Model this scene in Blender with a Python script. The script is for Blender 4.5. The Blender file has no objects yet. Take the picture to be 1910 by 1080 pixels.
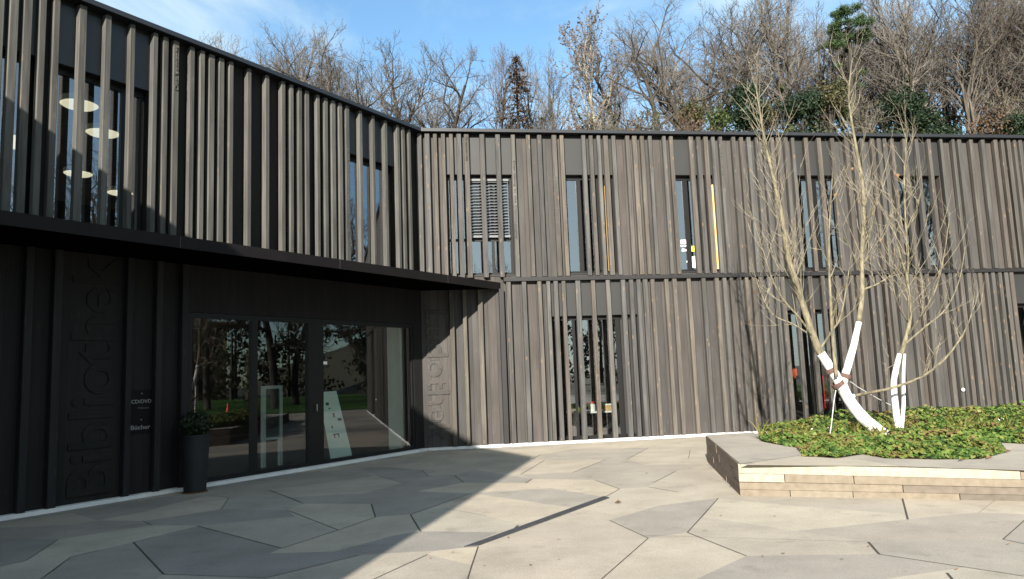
import bpy, math, random
from mathutils import Vector, Matrix, noise as mnoise
R = math.radians
scene = bpy.context.scene
COL = scene.collection
rng = random.Random(7)

# ------------------------------------------------------------------ camera
FPX, PIT, ROL = 1359.2, 0.115983, -0.0379015
CAM = Vector((0, 0, 1.6))
_fw = Vector((0, math.cos(PIT), math.sin(PIT)))
_r0 = Vector((1, 0, 0)); _u0 = Vector((0, -math.sin(PIT), math.cos(PIT)))
_r = math.cos(ROL) * _r0 + math.sin(ROL) * _u0
_u = -math.sin(ROL) * _r0 + math.cos(ROL) * _u0
cd = bpy.data.cameras.new('camera'); cam = bpy.data.objects.new('camera', cd); COL.objects.link(cam)
cam.matrix_world = Matrix(((_r.x, _u.x, -_fw.x, 0), (_r.y, _u.y, -_fw.y, 0), (_r.z, _u.z, -_fw.z, 1.6), (0, 0, 0, 1)))
cd.sensor_width = 36; cd.lens = FPX * 36 / 1910; cd.clip_end = 3000; cd.clip_start = .05
scene.camera = cam

def ray(x, y): return _fw + _r * ((x - 955) / FPX) - _u * ((y - 540) / FPX)
def on_level(x, y, h=0.0):          # a photo pixel -> point on the level plane at height h
    d = ray(x, y); return CAM + d * ((h - 1.6) / d.z)
def at_depth(x, y, Y):
    d = ray(x, y); return CAM + d * (Y / d.y)
# the two facades: corner O, directions along the walls, outward normals
O = Vector((-2.0814, 16.4590))
DL = Vector((.554603, .832115)); NL = Vector((.832115, -.554603))
DR = Vector((.989068, .147463)); NR = Vector((.147463, -.989068))
def on_wall(x, y, side, o=0.0):     # -> (distance along the wall from the corner, height)
    d = ray(x, y); n, dd = (NL, DL) if side == 'L' else (NR, DR)
    o2 = O + n * o
    k = o2.dot(n) / (d.x * n.x + d.y * n.y)
    p = CAM + d * k
    return (Vector((p.x, p.y)) - o2).dot(dd), p.z
# wall frames: local x along the wall, local y INTO the building, z up
def frame(o, d): return Matrix(((d.x, -d.y, 0, o.x), (d.y, d.x, 0, o.y), (0, 0, 1, 0), (0, 0, 0, 1)))
ML = frame(O, DL); MR = frame(O, DR)

# ------------------------------------------------------------------ helpers
class MB:
    def __init__(s): s.v = []; s.f = []; s.c = []
    def face(s, pts, c=None):
        n = len(s.v); s.v.extend([tuple(p) for p in pts]); s.f.append(tuple(range(n, n + len(pts))))
        if c is not None: s.c.append(c)
    def box(s, a, b):
        x0, y0, z0 = a; x1, y1, z1 = b; n = len(s.v)
        s.v += [(x0,y0,z0),(x1,y0,z0),(x1,y1,z0),(x0,y1,z0),(x0,y0,z1),(x1,y0,z1),(x1,y1,z1),(x0,y1,z1)]
        for q in ((0,3,2,1),(4,5,6,7),(0,1,5,4),(1,2,6,5),(2,3,7,6),(3,0,4,7)): s.f.append(tuple(n + i for i in q))
    def cbox(s, a, b, e=.006):      # box with chamfered vertical edges and top
        x0, y0, z0 = a; x1, y1, z1 = b
        ring = [(x0+e,y0),(x1-e,y0),(x1,y0+e),(x1,y1-e),(x1-e,y1),(x0+e,y1),(x0,y1-e),(x0,y0+e)]
        cx, cy = (x0+x1)/2, (y0+y1)/2
        def inn(p): return (p[0] + (e if p[0] < cx else -e), p[1] + (e if p[1] < cy else -e))
        n = len(s.v)
        s.v += [(p[0],p[1],z0) for p in ring] + [(p[0],p[1],z1-e) for p in ring] + [(*inn(p),z1) for p in ring]
        for l in (0, 8):
            for i in range(8): j = (i+1) % 8; s.f.append((n+l+i, n+l+j, n+l+8+j, n+l+8+i))
        s.f.append(tuple(n+16+i for i in range(8))); s.f.append(tuple(n+7-i for i in range(8)))
    def prism(s, poly, z0, z1):     # poly: (x,y) counter-clockwise
        k = len(poly); n = len(s.v)
        s.v += [(p[0],p[1],z0) for p in poly] + [(p[0],p[1],z1) for p in poly]
        s.f.append(tuple(n+k+i for i in range(k))); s.f.append(tuple(n+k-1-i for i in range(k)))
        for i in range(k): j = (i+1) % k; s.f.append((n+i, n+j, n+k+j, n+k+i))
    def tube(s, pts, rad, sides=6, cap=True):
        n0 = len(s.v); k = len(pts)
        up = Vector((.31, .17, .93)).normalized()
        for i, p in enumerate(pts):
            p = Vector(p)
            d = (Vector(pts[min(i+1,k-1)]) - Vector(pts[max(i-1,0)])).normalized()
            a = d.cross(up)
            if a.length < .05: a = d.cross(Vector((1,0,0)))
            a.normalize(); b = d.cross(a)
            r = rad[i] if isinstance(rad, (list, tuple)) else rad
            for j in range(sides):
                t = 2*math.pi*j/sides; q = p + (a*math.cos(t) + b*math.sin(t))*r
                s.v.append((q.x, q.y, q.z))
        for i in range(k-1):
            for j in range(sides):
                j2 = (j+1) % sides
                s.f.append((n0+i*sides+j, n0+i*sides+j2, n0+(i+1)*sides+j2, n0+(i+1)*sides+j))
        if cap:
            s.f.append(tuple(n0+sides-1-j for j in range(sides))); s.f.append(tuple(n0+(k-1)*sides+j for j in range(sides)))
    def lathe(s, prof, seg=24, c=(0,0)):
        n = len(s.v); k = len(prof)
        for r_, z in prof:
            for j in range(seg):
                t = 2*math.pi*j/seg; s.v.append((c[0]+r_*math.cos(t), c[1]+r_*math.sin(t), z))
        for i in range(k-1):
            for j in range(seg):
                j2 = (j+1) % seg; s.f.append((n+i*seg+j, n+i*seg+j2, n+(i+1)*seg+j2, n+(i+1)*seg+j))
    def mesh(s, name, m, smooth=False):
        me = bpy.data.meshes.new(name); me.from_pydata(s.v, [], s.f)
        if s.c:
            at = me.color_attributes.new('tone', 'FLOAT_COLOR', 'CORNER'); k = 0
            for fi, f in enumerate(s.f):
                for _ in f: at.data[k].color = (*s.c[fi], 1); k += 1
        if m: me.materials.append(m)
        if smooth: me.polygons.foreach_set('use_smooth', [True]*len(me.polygons))
        me.update(); return me
    def build(s, name, m, parent=None, mat=None, smooth=False):
        o = bpy.data.objects.new(name, s.mesh(name, m, smooth)); COL.objects.link(o)
        if mat is not None: o.matrix_world = mat
        if parent: o.parent = parent
        return o
def link_mesh(name, me, parent=None, mat=None):
    o = bpy.data.objects.new(name, me); COL.objects.link(o)
    if mat is not None: o.matrix_world = mat
    if parent: o.parent = parent
    return o
def tag(o, label=None, cat=None, group=None, kind=None):
    if label: o['label'] = label
    if cat: o['category'] = cat
    if group: o['group'] = group
    if kind: o['kind'] = kind
    return o
def empty(name, loc=(0,0,0), rz=0):
    o = bpy.data.objects.new(name, None); COL.objects.link(o); o.location = loc; o.rotation_euler = (0,0,rz)
    o.empty_display_size = .2; return o
def text_mesh(body, name, m, extrude, mat, w=None, h=None, parent=None, bold=0.0):
    """text -> mesh with the given overall width/height, placed by mat (text runs along local x, up is y, out is z)"""
    cu = bpy.data.curves.new(name, 'FONT'); cu.body = body; cu.size = 1; cu.extrude = .5; cu.offset = bold
    ob = bpy.data.objects.new(name, cu); COL.objects.link(ob)
    dg = bpy.context.evaluated_depsgraph_get(); dg.update()
    me = bpy.data.meshes.new_from_object(ob.evaluated_get(dg))
    bpy.data.objects.remove(ob); bpy.data.curves.remove(cu)
    xs = [v.co.x for v in me.vertices]; ys = [v.co.y for v in me.vertices]
    sx = w/(max(xs)-min(xs)); sy = h/(max(ys)-min(ys)); x0, y0 = min(xs), min(ys)
    for v in me.vertices: v.co = ((v.co.x-x0)*sx, (v.co.y-y0)*sy, v.co.z*2*extrude)
    me.materials.clear(); me.materials.append(m); me.name = name
    return link_mesh(name, me, parent, mat)

# ------------------------------------------------------------------ materials
def mat_new(name):
    m = bpy.data.materials.new(name); m.use_nodes = True
    nt = m.node_tree; b = nt.nodes['Principled BSDF']; return m, nt, b
def N(nt, t, **kw):
    n = nt.nodes.new(t)
    for k, v in kw.items(): setattr(n, k, v)
    return n
def simple(name, col, rough=.6, spec=.3, var=.25, scale=6.0, metal=0.0, bump=0.0):
    m, nt, b = mat_new(name); L = nt.links.new
    tc = N(nt, 'ShaderNodeTexCoord'); nz = N(nt, 'ShaderNodeTexNoise'); nz.inputs['Scale'].default_value = scale; nz.inputs['Detail'].default_value = 6
    L(tc.outputs['Object'], nz.inputs['Vector'])
    mr = N(nt, 'ShaderNodeMapRange'); mr.inputs[1].default_value = .25; mr.inputs[2].default_value = .75; mr.inputs[3].default_value = 1-var; mr.inputs[4].default_value = 1+var
    L(nz.outputs['Fac'], mr.inputs[0])
    mx = N(nt, 'ShaderNodeMix', data_type='RGBA', blend_type='MULTIPLY'); mx.inputs[0].default_value = 1
    mx.inputs[6].default_value = (*col, 1); L(mr.outputs[0], mx.inputs[7]); L(mx.outputs[2], b.inputs['Base Color'])
    b.inputs['Roughness'].default_value = rough; b.inputs['Specular IOR Level'].default_value = spec; b.inputs['Metallic'].default_value = metal
    if bump:
        bp = N(nt, 'ShaderNodeBump'); bp.inputs['Strength'].default_value = bump; bp.inputs['Distance'].default_value = .02
        L(nz.outputs['Fac'], bp.inputs['Height']); L(bp.outputs['Normal'], b.inputs['Normal'])
    return m
def wood(name, cols, boards=None, knots=.5, grain=(26, 26, 1.1), contrast=.32):
    """stained softwood: tone per object or per board, long grain, scattered knots"""
    m, nt, b = mat_new(name); L = nt.links.new
    tc = N(nt, 'ShaderNodeTexCoord'); oi = N(nt, 'ShaderNodeObjectInfo')
    sep = N(nt, 'ShaderNodeSeparateXYZ'); L(tc.outputs['Object'], sep.inputs[0])
    if boards:
        dv = N(nt, 'ShaderNodeMath', operation='DIVIDE'); dv.inputs[1].default_value = boards; L(sep.outputs[0], dv.inputs[0])
        fl = N(nt, 'ShaderNodeMath', operation='FLOOR'); L(dv.outputs[0], fl.inputs[0])
        wn = N(nt, 'ShaderNodeTexWhiteNoise', noise_dimensions='1D'); L(fl.outputs[0], wn.inputs['W']); rnd = wn.outputs['Value']
        fr = N(nt, 'ShaderNodeMath', operation='FRACT'); L(dv.outputs[0], fr.inputs[0])
    else: rnd = oi.outputs['Random']
    cr = N(nt, 'ShaderNodeValToRGB'); e = cr.color_ramp.elements
    e[0].position = 0; e[0].color = (*cols[0], 1); e[1].position = 1; e[1].color = (*cols[-1], 1)
    for i, c in enumerate(cols[1:-1]): q = e.new((i+1)/(len(cols)-1)); q.color = (*c, 1)
    L(rnd, cr.inputs[0])
    off = N(nt, 'ShaderNodeMath', operation='MULTIPLY'); off.inputs[1].default_value = 57.3; L(rnd, off.inputs[0])
    cmb = N(nt, 'ShaderNodeCombineXYZ'); L(off.outputs[0], cmb.inputs[0]); L(off.outputs[0], cmb.inputs[2])
    ad = N(nt, 'ShaderNodeVectorMath', operation='ADD'); L(tc.outputs['Object'], ad.inputs[0]); L(cmb.outputs[0], ad.inputs[1])
    mp = N(nt, 'ShaderNodeMapping'); mp.inputs['Scale'].default_value = grain; L(ad.outputs[0], mp.inputs[0])
    nz = N(nt, 'ShaderNodeTexNoise'); nz.inputs['Scale'].default_value = 1; nz.inputs['Detail'].default_value = 8; nz.inputs['Roughness'].default_value = .65; nz.inputs['Distortion'].default_value = .4
    L(mp.outputs[0], nz.inputs['Vector'])
    mr = N(nt, 'ShaderNodeMapRange'); mr.inputs[1].default_value = .3; mr.inputs[2].default_value = .72; mr.inputs[3].default_value = 1-contrast; mr.inputs[4].default_value = 1+contrast; L(nz.outputs['Fac'], mr.inputs[0])
    mp2 = N(nt, 'ShaderNodeMapping'); mp2.inputs['Scale'].default_value = (2.2, 2.2, .5); L(ad.outputs[0], mp2.inputs[0])
    n2 = N(nt, 'ShaderNodeTexNoise'); n2.inputs['Scale'].default_value = 1.6; n2.inputs['Detail'].default_value = 3; L(mp2.outputs[0], n2.inputs['Vector'])
    mr2 = N(nt, 'ShaderNodeMapRange'); mr2.inputs[1].default_value = .3; mr2.inputs[2].default_value = .7; mr2.inputs[3].default_value = .8; mr2.inputs[4].default_value = 1.22; L(n2.outputs['Fac'], mr2.inputs[0])
    mm = N(nt, 'ShaderNodeMath', operation='MULTIPLY'); L(mr.outputs[0], mm.inputs[0]); L(mr2.outputs[0], mm.inputs[1])
    fac = mm.outputs[0]
    if boards:
        lt = N(nt, 'ShaderNodeMath', operation='LESS_THAN'); lt.inputs[1].default_value = .05; L(fr.outputs[0], lt.inputs[0])
        m3 = N(nt, 'ShaderNodeMapRange'); m3.inputs[3].default_value = 1; m3.inputs[4].default_value = .45; L(lt.outputs[0], m3.inputs[0])
        mm2 = N(nt, 'ShaderNodeMath', operation='MULTIPLY'); L(fac, mm2.inputs[0]); L(m3.outputs[0], mm2.inputs[1]); fac = mm2.outputs[0]
    mx = N(nt, 'ShaderNodeMix', data_type='RGBA', blend_type='MULTIPLY'); mx.inputs[0].default_value = 1
    L(cr.outputs[0], mx.inputs[6]); L(fac, mx.inputs[7]); out = mx.outputs[2]
    if knots:
        mpk = N(nt, 'ShaderNodeMapping'); mpk.inputs['Scale'].default_value = (9, 9, 3.4); L(ad.outputs[0], mpk.inputs[0])
        vo = N(nt, 'ShaderNodeTexVoronoi'); vo.inputs['Scale'].default_value = 1; L(mpk.outputs[0], vo.inputs['Vector'])
        kr = N(nt, 'ShaderNodeMapRange'); kr.inputs[1].default_value = .10; kr.inputs[2].default_value = .22; kr.inputs[3].default_value = 1; kr.inputs[4].default_value = 0; L(vo.outputs['Distance'], kr.inputs[0])
        gate = N(nt, 'ShaderNodeMath', operation='GREATER_THAN'); gate.inputs[1].default_value = .45
        sc = N(nt, 'ShaderNodeSeparateColor'); L(vo.outputs['Color'], sc.inputs[0]); L(sc.outputs[0], gate.inputs[0])
        km = N(nt, 'ShaderNodeMath', operation='MULTIPLY'); L(kr.outputs[0], km.inputs[0]); L(gate.outputs[0], km.inputs[1])
        km2 = N(nt, 'ShaderNodeMath', operation='MULTIPLY'); km2.inputs[1].default_value = knots; L(km.outputs[0], km2.inputs[0])
        mk = N(nt, 'ShaderNodeMix', data_type='RGBA'); L(km2.outputs[0], mk.inputs[0]); L(out, mk.inputs[6]); mk.inputs[7].default_value = (.19, .125, .075, 1); out = mk.outputs[2]
    L(out, b.inputs['Base Color']); b.inputs['Roughness'].default_value = .72; b.inputs['Specular IOR Level'].default_value = .22
    bp = N(nt, 'ShaderNodeBump'); bp.inputs['Strength'].default_value = .35; bp.inputs['Distance'].default_value = .004; L(nz.outputs['Fac'], bp.inputs['Height']); L(bp.outputs['Normal'], b.inputs['Normal'])
    return m
def glass(name, tint=(.72, .76, .74), base=.06, ior=1.75):
    m, nt, b = mat_new(name); L = nt.links.new; nt.nodes.remove(b)
    out = nt.nodes['Material Output']; tr = N(nt, 'ShaderNodeBsdfTransparent'); tr.inputs[0].default_value = (*tint, 1)
    gl = N(nt, 'ShaderNodeBsdfGlossy'); gl.inputs['Roughness'].default_value = .004; gl.inputs[0].default_value = (.93, .95, 1, 1)
    fr = N(nt, 'ShaderNodeFresnel'); fr.inputs['IOR'].default_value = ior
    ad = N(nt, 'ShaderNodeMath', operation='ADD', use_clamp=True); ad.inputs[1].default_value = base; L(fr.outputs[0], ad.inputs[0])
    mx = N(nt, 'ShaderNodeMixShader'); L(ad.outputs[0], mx.inputs[0]); L(tr.outputs[0], mx.inputs[1]); L(gl.outputs[0], mx.inputs[2])
    L(mx.outputs[0], out.inputs[0]); return m
def emit(name, col, s):
    m, nt, b = mat_new(name); b.inputs['Base Color'].default_value = (*col, 1); b.inputs['Emission Color'].default_value = (*col, 1); b.inputs['Emission Strength'].default_value = s; return m
def leaf_mat(name, cols, trans=.25, rough=.55):
    m, nt, b = mat_new(name); L = nt.links.new
    ge = N(nt, 'ShaderNodeNewGeometry'); cr = N(nt, 'ShaderNodeValToRGB'); e = cr.color_ramp.elements
    e[0].color = (*cols[0], 1); e[1].color = (*cols[-1], 1); e[0].position = 0; e[1].position = 1
    for i, c in enumerate(cols[1:-1]): q = e.new((i+1)/(len(cols)-1)); q.color = (*c, 1)
    L(ge.outputs['Random Per Island'], cr.inputs[0]); L(cr.outputs[0], b.inputs['Base Color'])
    b.inputs['Roughness'].default_value = rough; b.inputs['Specular IOR Level'].default_value = .3
    tl = N(nt, 'ShaderNodeBsdfTranslucent'); L(cr.outputs[0], tl.inputs[0])
    mx = N(nt, 'ShaderNodeMixShader'); mx.inputs[0].default_value = trans; out = nt.nodes['Material Output']
    L(b.outputs[0], mx.inputs[1]); L(tl.outputs[0], mx.inputs[2]); L(mx.outputs[0], out.inputs[0]); return m

M = {}
M['batten_grey'] = wood('batten_timber_grey', [(.056,.056,.053),(.078,.076,.07),(.062,.059,.054),(.086,.083,.077)], knots=.2, contrast=.4)
M['batten'] = wood('batten_timber', [(.056,.056,.056),(.084,.08,.075),(.046,.044,.043),(.07,.061,.053),(.06,.06,.06),(.088,.076,.064),(.05,.049,.049)], knots=.5, contrast=.42)
M['batten_shaded'] = wood('batten_timber_shaded', [(.013,.013,.014),(.017,.0165,.017)], knots=.1)  # same timber darkened: the shade under the canopy is put into the colour
M['board_right'] = wood('cladding_boards', [(.046,.045,.044),(.058,.053,.05),(.043,.041,.04),(.06,.051,.046),(.05,.049,.048)], boards=.19, knots=.12, contrast=.2)
M['board_left'] = wood('cladding_boards_shaded', [(.009,.0087,.009),(.0125,.0112,.0112),(.0105,.0098,.01)], boards=.16, knots=.05, contrast=.2)  # left cladding darkened: its shade is put into the board colour
M['metal'] = simple('dark_coated_metal', (.012,.011,.012), .5, .4, .15, 3)
M['coping'] = simple('roof_edge_metal', (.014,.015,.019), .4, .5, .12, 2)
M['panel'] = simple('anthracite_panel', (.024,.024,.024), .45, .4, .1, 2)
M['panel_left'] = simple('blue_black_panel', (.02,.025,.031), .4, .4, .1, 2)
M['frame'] = simple('black_window_frame', (.006,.006,.0065), .45, .3, .1, 4)
M['plinth'] = simple('pale_plinth', (.62,.62,.62), .7, .3, .1, 5)
M['glass'] = glass('window_glass', base=.2)
M['door_glass'] = glass('door_glass', (.80,.87,.84), .03, 1.62)
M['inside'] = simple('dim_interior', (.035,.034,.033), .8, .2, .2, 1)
M['inside_floor'] = simple('interior_floor', (.09,.085,.08), .4, .4, .2, 1.5)
M['white_wall'] = simple('white_plaster', (.7,.74,.68), .8, .2, .05, 3)
M['lamp'] = emit('lamp_glow', (1.0,.9,.66), .42)
M['light_wood'] = simple('sunlit_spruce_trim', (.72,.47,.2), .5, .3, .15, 8)
M['edge_shadow'] = simple('edge_shadow_grey', (.045,.046,.052), .5, .4, .25, 9)
M['blind'] = simple('aluminium_slat', (.13,.135,.14), .35, .5, .05, 4)
M['white'] = simple('white_lacquer', (.78,.78,.76), .5, .4, .05, 4)

# ------------------------------------------------------------------ sun, sky
SUN_EL, SUN_AZ = R(22.3), R(12.4)          # light travels towards +Y, a little to +X
d = Vector((math.sin(SUN_AZ)*math.cos(SUN_EL), math.cos(SUN_AZ)*math.cos(SUN_EL), -math.sin(SUN_EL)))
ld = bpy.data.lights.new('sun', 'SUN'); ld.energy = 5.0; ld.angle = R(.5); ld.color = (1, .93, .82)
lo = bpy.data.objects.new('sun', ld); COL.objects.link(lo); lo.rotation_euler = d.to_track_quat('-Z', 'Y').to_euler()
w = bpy.data.worlds.new('World'); scene.world = w; w.use_nodes = True
nt = w.node_tree; L = nt.links.new; bg = nt.nodes['Background']
sky = N(nt, 'ShaderNodeTexSky', sky_type='NISHITA', sun_disc=False)
sky.sun_elevation = SUN_EL; sky.sun_rotation = R(180+12.4); sky.altitude = 400; sky.air_density = 1.0; sky.dust_density = .6; sky.ozone_density = 2.0
tc = N(nt, 'ShaderNodeTexCoord'); mp = N(nt, 'ShaderNodeMapping'); mp.inputs['Scale'].default_value = (1.6, 1.6, 4.2); mp.inputs['Rotation'].default_value = (.2, .35, .6)
L(tc.outputs['Generated'], mp.inputs[0])
nz = N(nt, 'ShaderNodeTexNoise'); nz.inputs['Scale'].default_value = 1.7; nz.inputs['Detail'].default_value = 9; nz.inputs['Roughness'].default_value = .58; nz.inputs['Distortion'].default_value = .5
L(mp.outputs[0], nz.inputs['Vector'])
cr = N(nt, 'ShaderNodeMapRange', interpolation_type='SMOOTHSTEP'); cr.inputs[1].default_value = .42; cr.inputs[2].default_value = .78; cr.inputs[3].default_value = 0; cr.inputs[4].default_value = .75
L(nz.outputs['Fac'], cr.inputs[0])
mx = N(nt, 'ShaderNodeMix', data_type='RGBA'); mx.inputs[7].default_value = (4.9, 4.7, 4.7, 1)
sx = N(nt, 'ShaderNodeSeparateXYZ'); L(tc.outputs['Generated'], sx.inputs[0])
so_ = N(nt, 'ShaderNodeMapRange', interpolation_type='SMOOTHSTEP'); so_.inputs[1].default_value = .1; so_.inputs[2].default_value = -.6; so_.inputs[3].default_value = 0; so_.inputs[4].default_value = .75; L(sx.outputs[1], so_.inputs[0])
mxf = N(nt, 'ShaderNodeMath', operation='MAXIMUM'); L(cr.outputs[0], mxf.inputs[0]); L(so_.outputs[0], mxf.inputs[1])
L(mxf.outputs[0], mx.inputs[0]); L(sky.outputs[0], mx.inputs[6]); tn = N(nt, 'ShaderNodeMix', data_type='RGBA', blend_type='MULTIPLY'); tn.inputs[0].default_value = 1; tn.inputs[7].default_value = (.93,1.12,1.1,1); L(mx.outputs[2], tn.inputs[6]); L(tn.outputs[2], bg.inputs[0]); bg.inputs[1].default_value = .085
vs = scene.view_settings; vs.view_transform = 'Standard'; vs.look = 'None'; vs.exposure = 1.45; vs.gamma = 1; vs.use_curve_mapping = False
scene.cycles.max_bounces = 8; scene.cycles.transparent_max_bounces = 24; scene.cycles.use_denoising = True

# ------------------------------------------------------------------ terrain
def hill_h(x, y):
    if y < 30: return 0
    h = .55*min(y-30, 20) + .3*max(0, y-50)
    h = min(h, 30 + .04*max(0, y-110))
    return h*min(1, (y-30)/6+.3) + .8*mnoise.noise(Vector((x*.06, y*.06, 0)))*min(1, (y-30)/8)
def grass_mat():
    m, nt, b = mat_new('grass_and_soil'); L = nt.links.new
    tc = N(nt, 'ShaderNodeTexCoord'); nz = N(nt, 'ShaderNodeTexNoise'); nz.inputs['Scale'].default_value = .35; nz.inputs['Detail'].default_value = 12; L(tc.outputs['Object'], nz.inputs['Vector'])
    cr = N(nt, 'ShaderNodeValToRGB'); e = cr.color_ramp.elements; e[0].color = (.03,.035,.012,1); e[1].color = (.055,.042,.024,1); e[0].position = .42; e[1].position = .66
    L(nz.outputs['Fac'], cr.inputs[0]); L(cr.outputs[0], b.inputs['Base Color']); b.inputs['Roughness'].default_value = .9; return m
M['grass'] = grass_mat()
mb = MB(); xs = [-420,-260,-160,-110] + list(range(-80, 121, 5)) + [150,200,300,420]; ys = [-420,-200,-100,-50,0,29] + list(range(33, 130, 4)) + [150,200,300,450]
for y in ys:
    for x in xs: mb.v.append((x, y, hill_h(x, y) - .03))
nx = len(xs)
for j in range(len(ys)-1):
    for i in range(nx-1): a = j*nx+i; mb.f.append((a, a+1, a+1+nx, a+nx))
g = mb.build('ground', M['grass'], smooth=True); tag(g, kind='structure')

# plaza: big sheet of polygonal concrete slabs
def slab_mat(name, voro):
    m, nt, b = mat_new(name); L = nt.links.new
    tc = N(nt, 'ShaderNodeTexCoord')
    cr = N(nt, 'ShaderNodeValToRGB'); e = cr.color_ramp.elements
    e[0].position = .2; e[0].color = (.225,.21,.195,1); e[1].position = .8; e[1].color = (.405,.36,.29,1); q = e.new(.5); q.color = (.33,.302,.258,1)
    if voro:
        mp = N(nt, 'ShaderNodeMapping'); mp.inputs['Scale'].default_value = (.55, .75, 0); mp.inputs['Rotation'].default_value = (0,0,.4); L(tc.outputs['Object'], mp.inputs[0])
        vo = N(nt, 'ShaderNodeTexVoronoi'); vo.inputs['Scale'].default_value = 1; L(mp.outputs[0], vo.inputs['Vector'])
        sp = N(nt, 'ShaderNodeSeparateColor'); L(vo.outputs['Color'], sp.inputs[0])
        mr = N(nt, 'ShaderNodeMapRange'); mr.inputs[3].default_value = .2; mr.inputs[4].default_value = .75; L(sp.outputs[0], mr.inputs[0]); L(mr.outputs[0], cr.inputs[0])
        v2 = N(nt, 'ShaderNodeTexVoronoi', feature='DISTANCE_TO_EDGE'); v2.inputs['Scale'].default_value = 1; L(mp.outputs[0], v2.inputs['Vector'])
        lt = N(nt, 'ShaderNodeMath', operation='GREATER_THAN'); lt.inputs[1].default_value = .005; L(v2.outputs['Distance'], lt.inputs[0])
    else:
        at = N(nt, 'ShaderNodeAttribute', attribute_name='tone'); sa = N(nt, 'ShaderNodeSeparateColor'); L(at.outputs['Color'], sa.inputs[0]); L(sa.outputs[0], cr.inputs[0])
    n1 = N(nt, 'ShaderNodeTexNoise'); n1.inputs['Scale'].default_value = 1.3; n1.inputs['Detail'].default_value = 7; n1.inputs['Roughness'].default_value = .6; L(tc.outputs['Object'], n1.inputs['Vector'])
    n2 = N(nt, 'ShaderNodeTexNoise'); n2.inputs['Scale'].default_value = 90; n2.inputs['Detail'].default_value = 3; L(tc.outputs['Object'], n2.inputs['Vector'])
    r1 = N(nt, 'ShaderNodeMapRange'); r1.inputs[1].default_value = .3; r1.inputs[2].default_value = .7; r1.inputs[3].default_value = .83; r1.inputs[4].default_value = 1.13; L(n1.outputs['Fac'], r1.inputs[0])
    r2 = N(nt, 'ShaderNodeMapRange'); r2.inputs[1].default_value = .3; r2.inputs[2].default_value = .7; r2.inputs[3].default_value = .84; r2.inputs[4].default_value = 1.14; L(n2.outputs['Fac'], r2.inputs[0])
    mm = N(nt, 'ShaderNodeMath', operation='MULTIPLY'); L(r1.outputs[0], mm.inputs[0]); L(r2.outputs[0], mm.inputs[1]); f = mm.outputs[0]
    # scattered dark stains
    n3 = N(nt, 'ShaderNodeTexNoise'); n3.inputs['Scale'].default_value = 3.1; n3.inputs['Detail'].default_value = 4; L(tc.outputs['Object'], n3.inputs['Vector'])
    r3 = N(nt, 'ShaderNodeMapRange'); r3.inputs[1].default_value = .6; r3.inputs[2].default_value = .74; r3.inputs[3].default_value = 1; r3.inputs[4].default_value = .8; L(n3.outputs['Fac'], r3.inputs[0])
    m2 = N(nt, 'ShaderNodeMath', operation='MULTIPLY'); L(f, m2.inputs[0]); L(r3.outputs[0], m2.inputs[1]); f = m2.outputs[0]
    if voro:
        r4 = N(nt, 'ShaderNodeMapRange'); r4.inputs[3].default_value = .35; r4.inputs[4].default_value = 1; L(lt.outputs[0], r4.inputs[0])
        m3 = N(nt, 'ShaderNodeMath', operation='MULTIPLY'); L(f, m3.inputs[0]); L(r4.outputs[0], m3.inputs[1]); f = m3.outputs[0]
    mx = N(nt, 'ShaderNodeMix', data_type='RGBA', blend_type='MULTIPLY'); mx.inputs[0].default_value = 1; L(cr.outputs[0], mx.inputs[6]); L(f, mx.inputs[7])
    res = mx.outputs[2]
    if not voro:
        hm = N(nt, 'ShaderNodeMix', data_type='RGBA'); hm.inputs[6].default_value = (1.025,.99,.972,1); hm.inputs[7].default_value = (.995,1.0,.995,1); L(sa.outputs[1], hm.inputs[0])
        h2 = N(nt, 'ShaderNodeMix', data_type='RGBA', blend_type='MULTIPLY'); h2.inputs[0].default_value = 1; L(res, h2.inputs[6]); L(hm.outputs[2], h2.inputs[7]); res = h2.outputs[2]
    L(res, b.inputs['Base Color']); b.inputs['Roughness'].default_value = .75; b.inputs['Specular IOR Level'].default_value = .25
    bp = N(nt, 'ShaderNodeBump'); bp.inputs['Strength'].default_value = .12; bp.inputs['Distance'].default_value = .003; L(n2.outputs['Fac'], bp.inputs['Height']); L(bp.outputs['Normal'], b.inputs['Normal'])
    return m
M['plaza'] = slab_mat('concrete_plaza', True); M['slab'] = slab_mat('concrete_slabs', False)
mb = MB(); mb.face([(-14,-16,0),(15,-16,0),(23,21,0),(-3,17.5,0),(-14,6,0)]); tag(mb.build('plaza_pavement', M['plaza']), kind='structure')
a = lambda x, y: (x/3.979, 840+y/3.979)
b_ = lambda x, y: (400+x/3.979, 840+y/3.979)
c = lambda x, y: (800+x/3.979, 810+y/3.979)
dd = lambda x, y: (1200+x/4.5, 840+y/4.5)
e_ = lambda x, y: (1540+x/4.5, 840+y/4.5)
b = b_; e = e_
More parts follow.
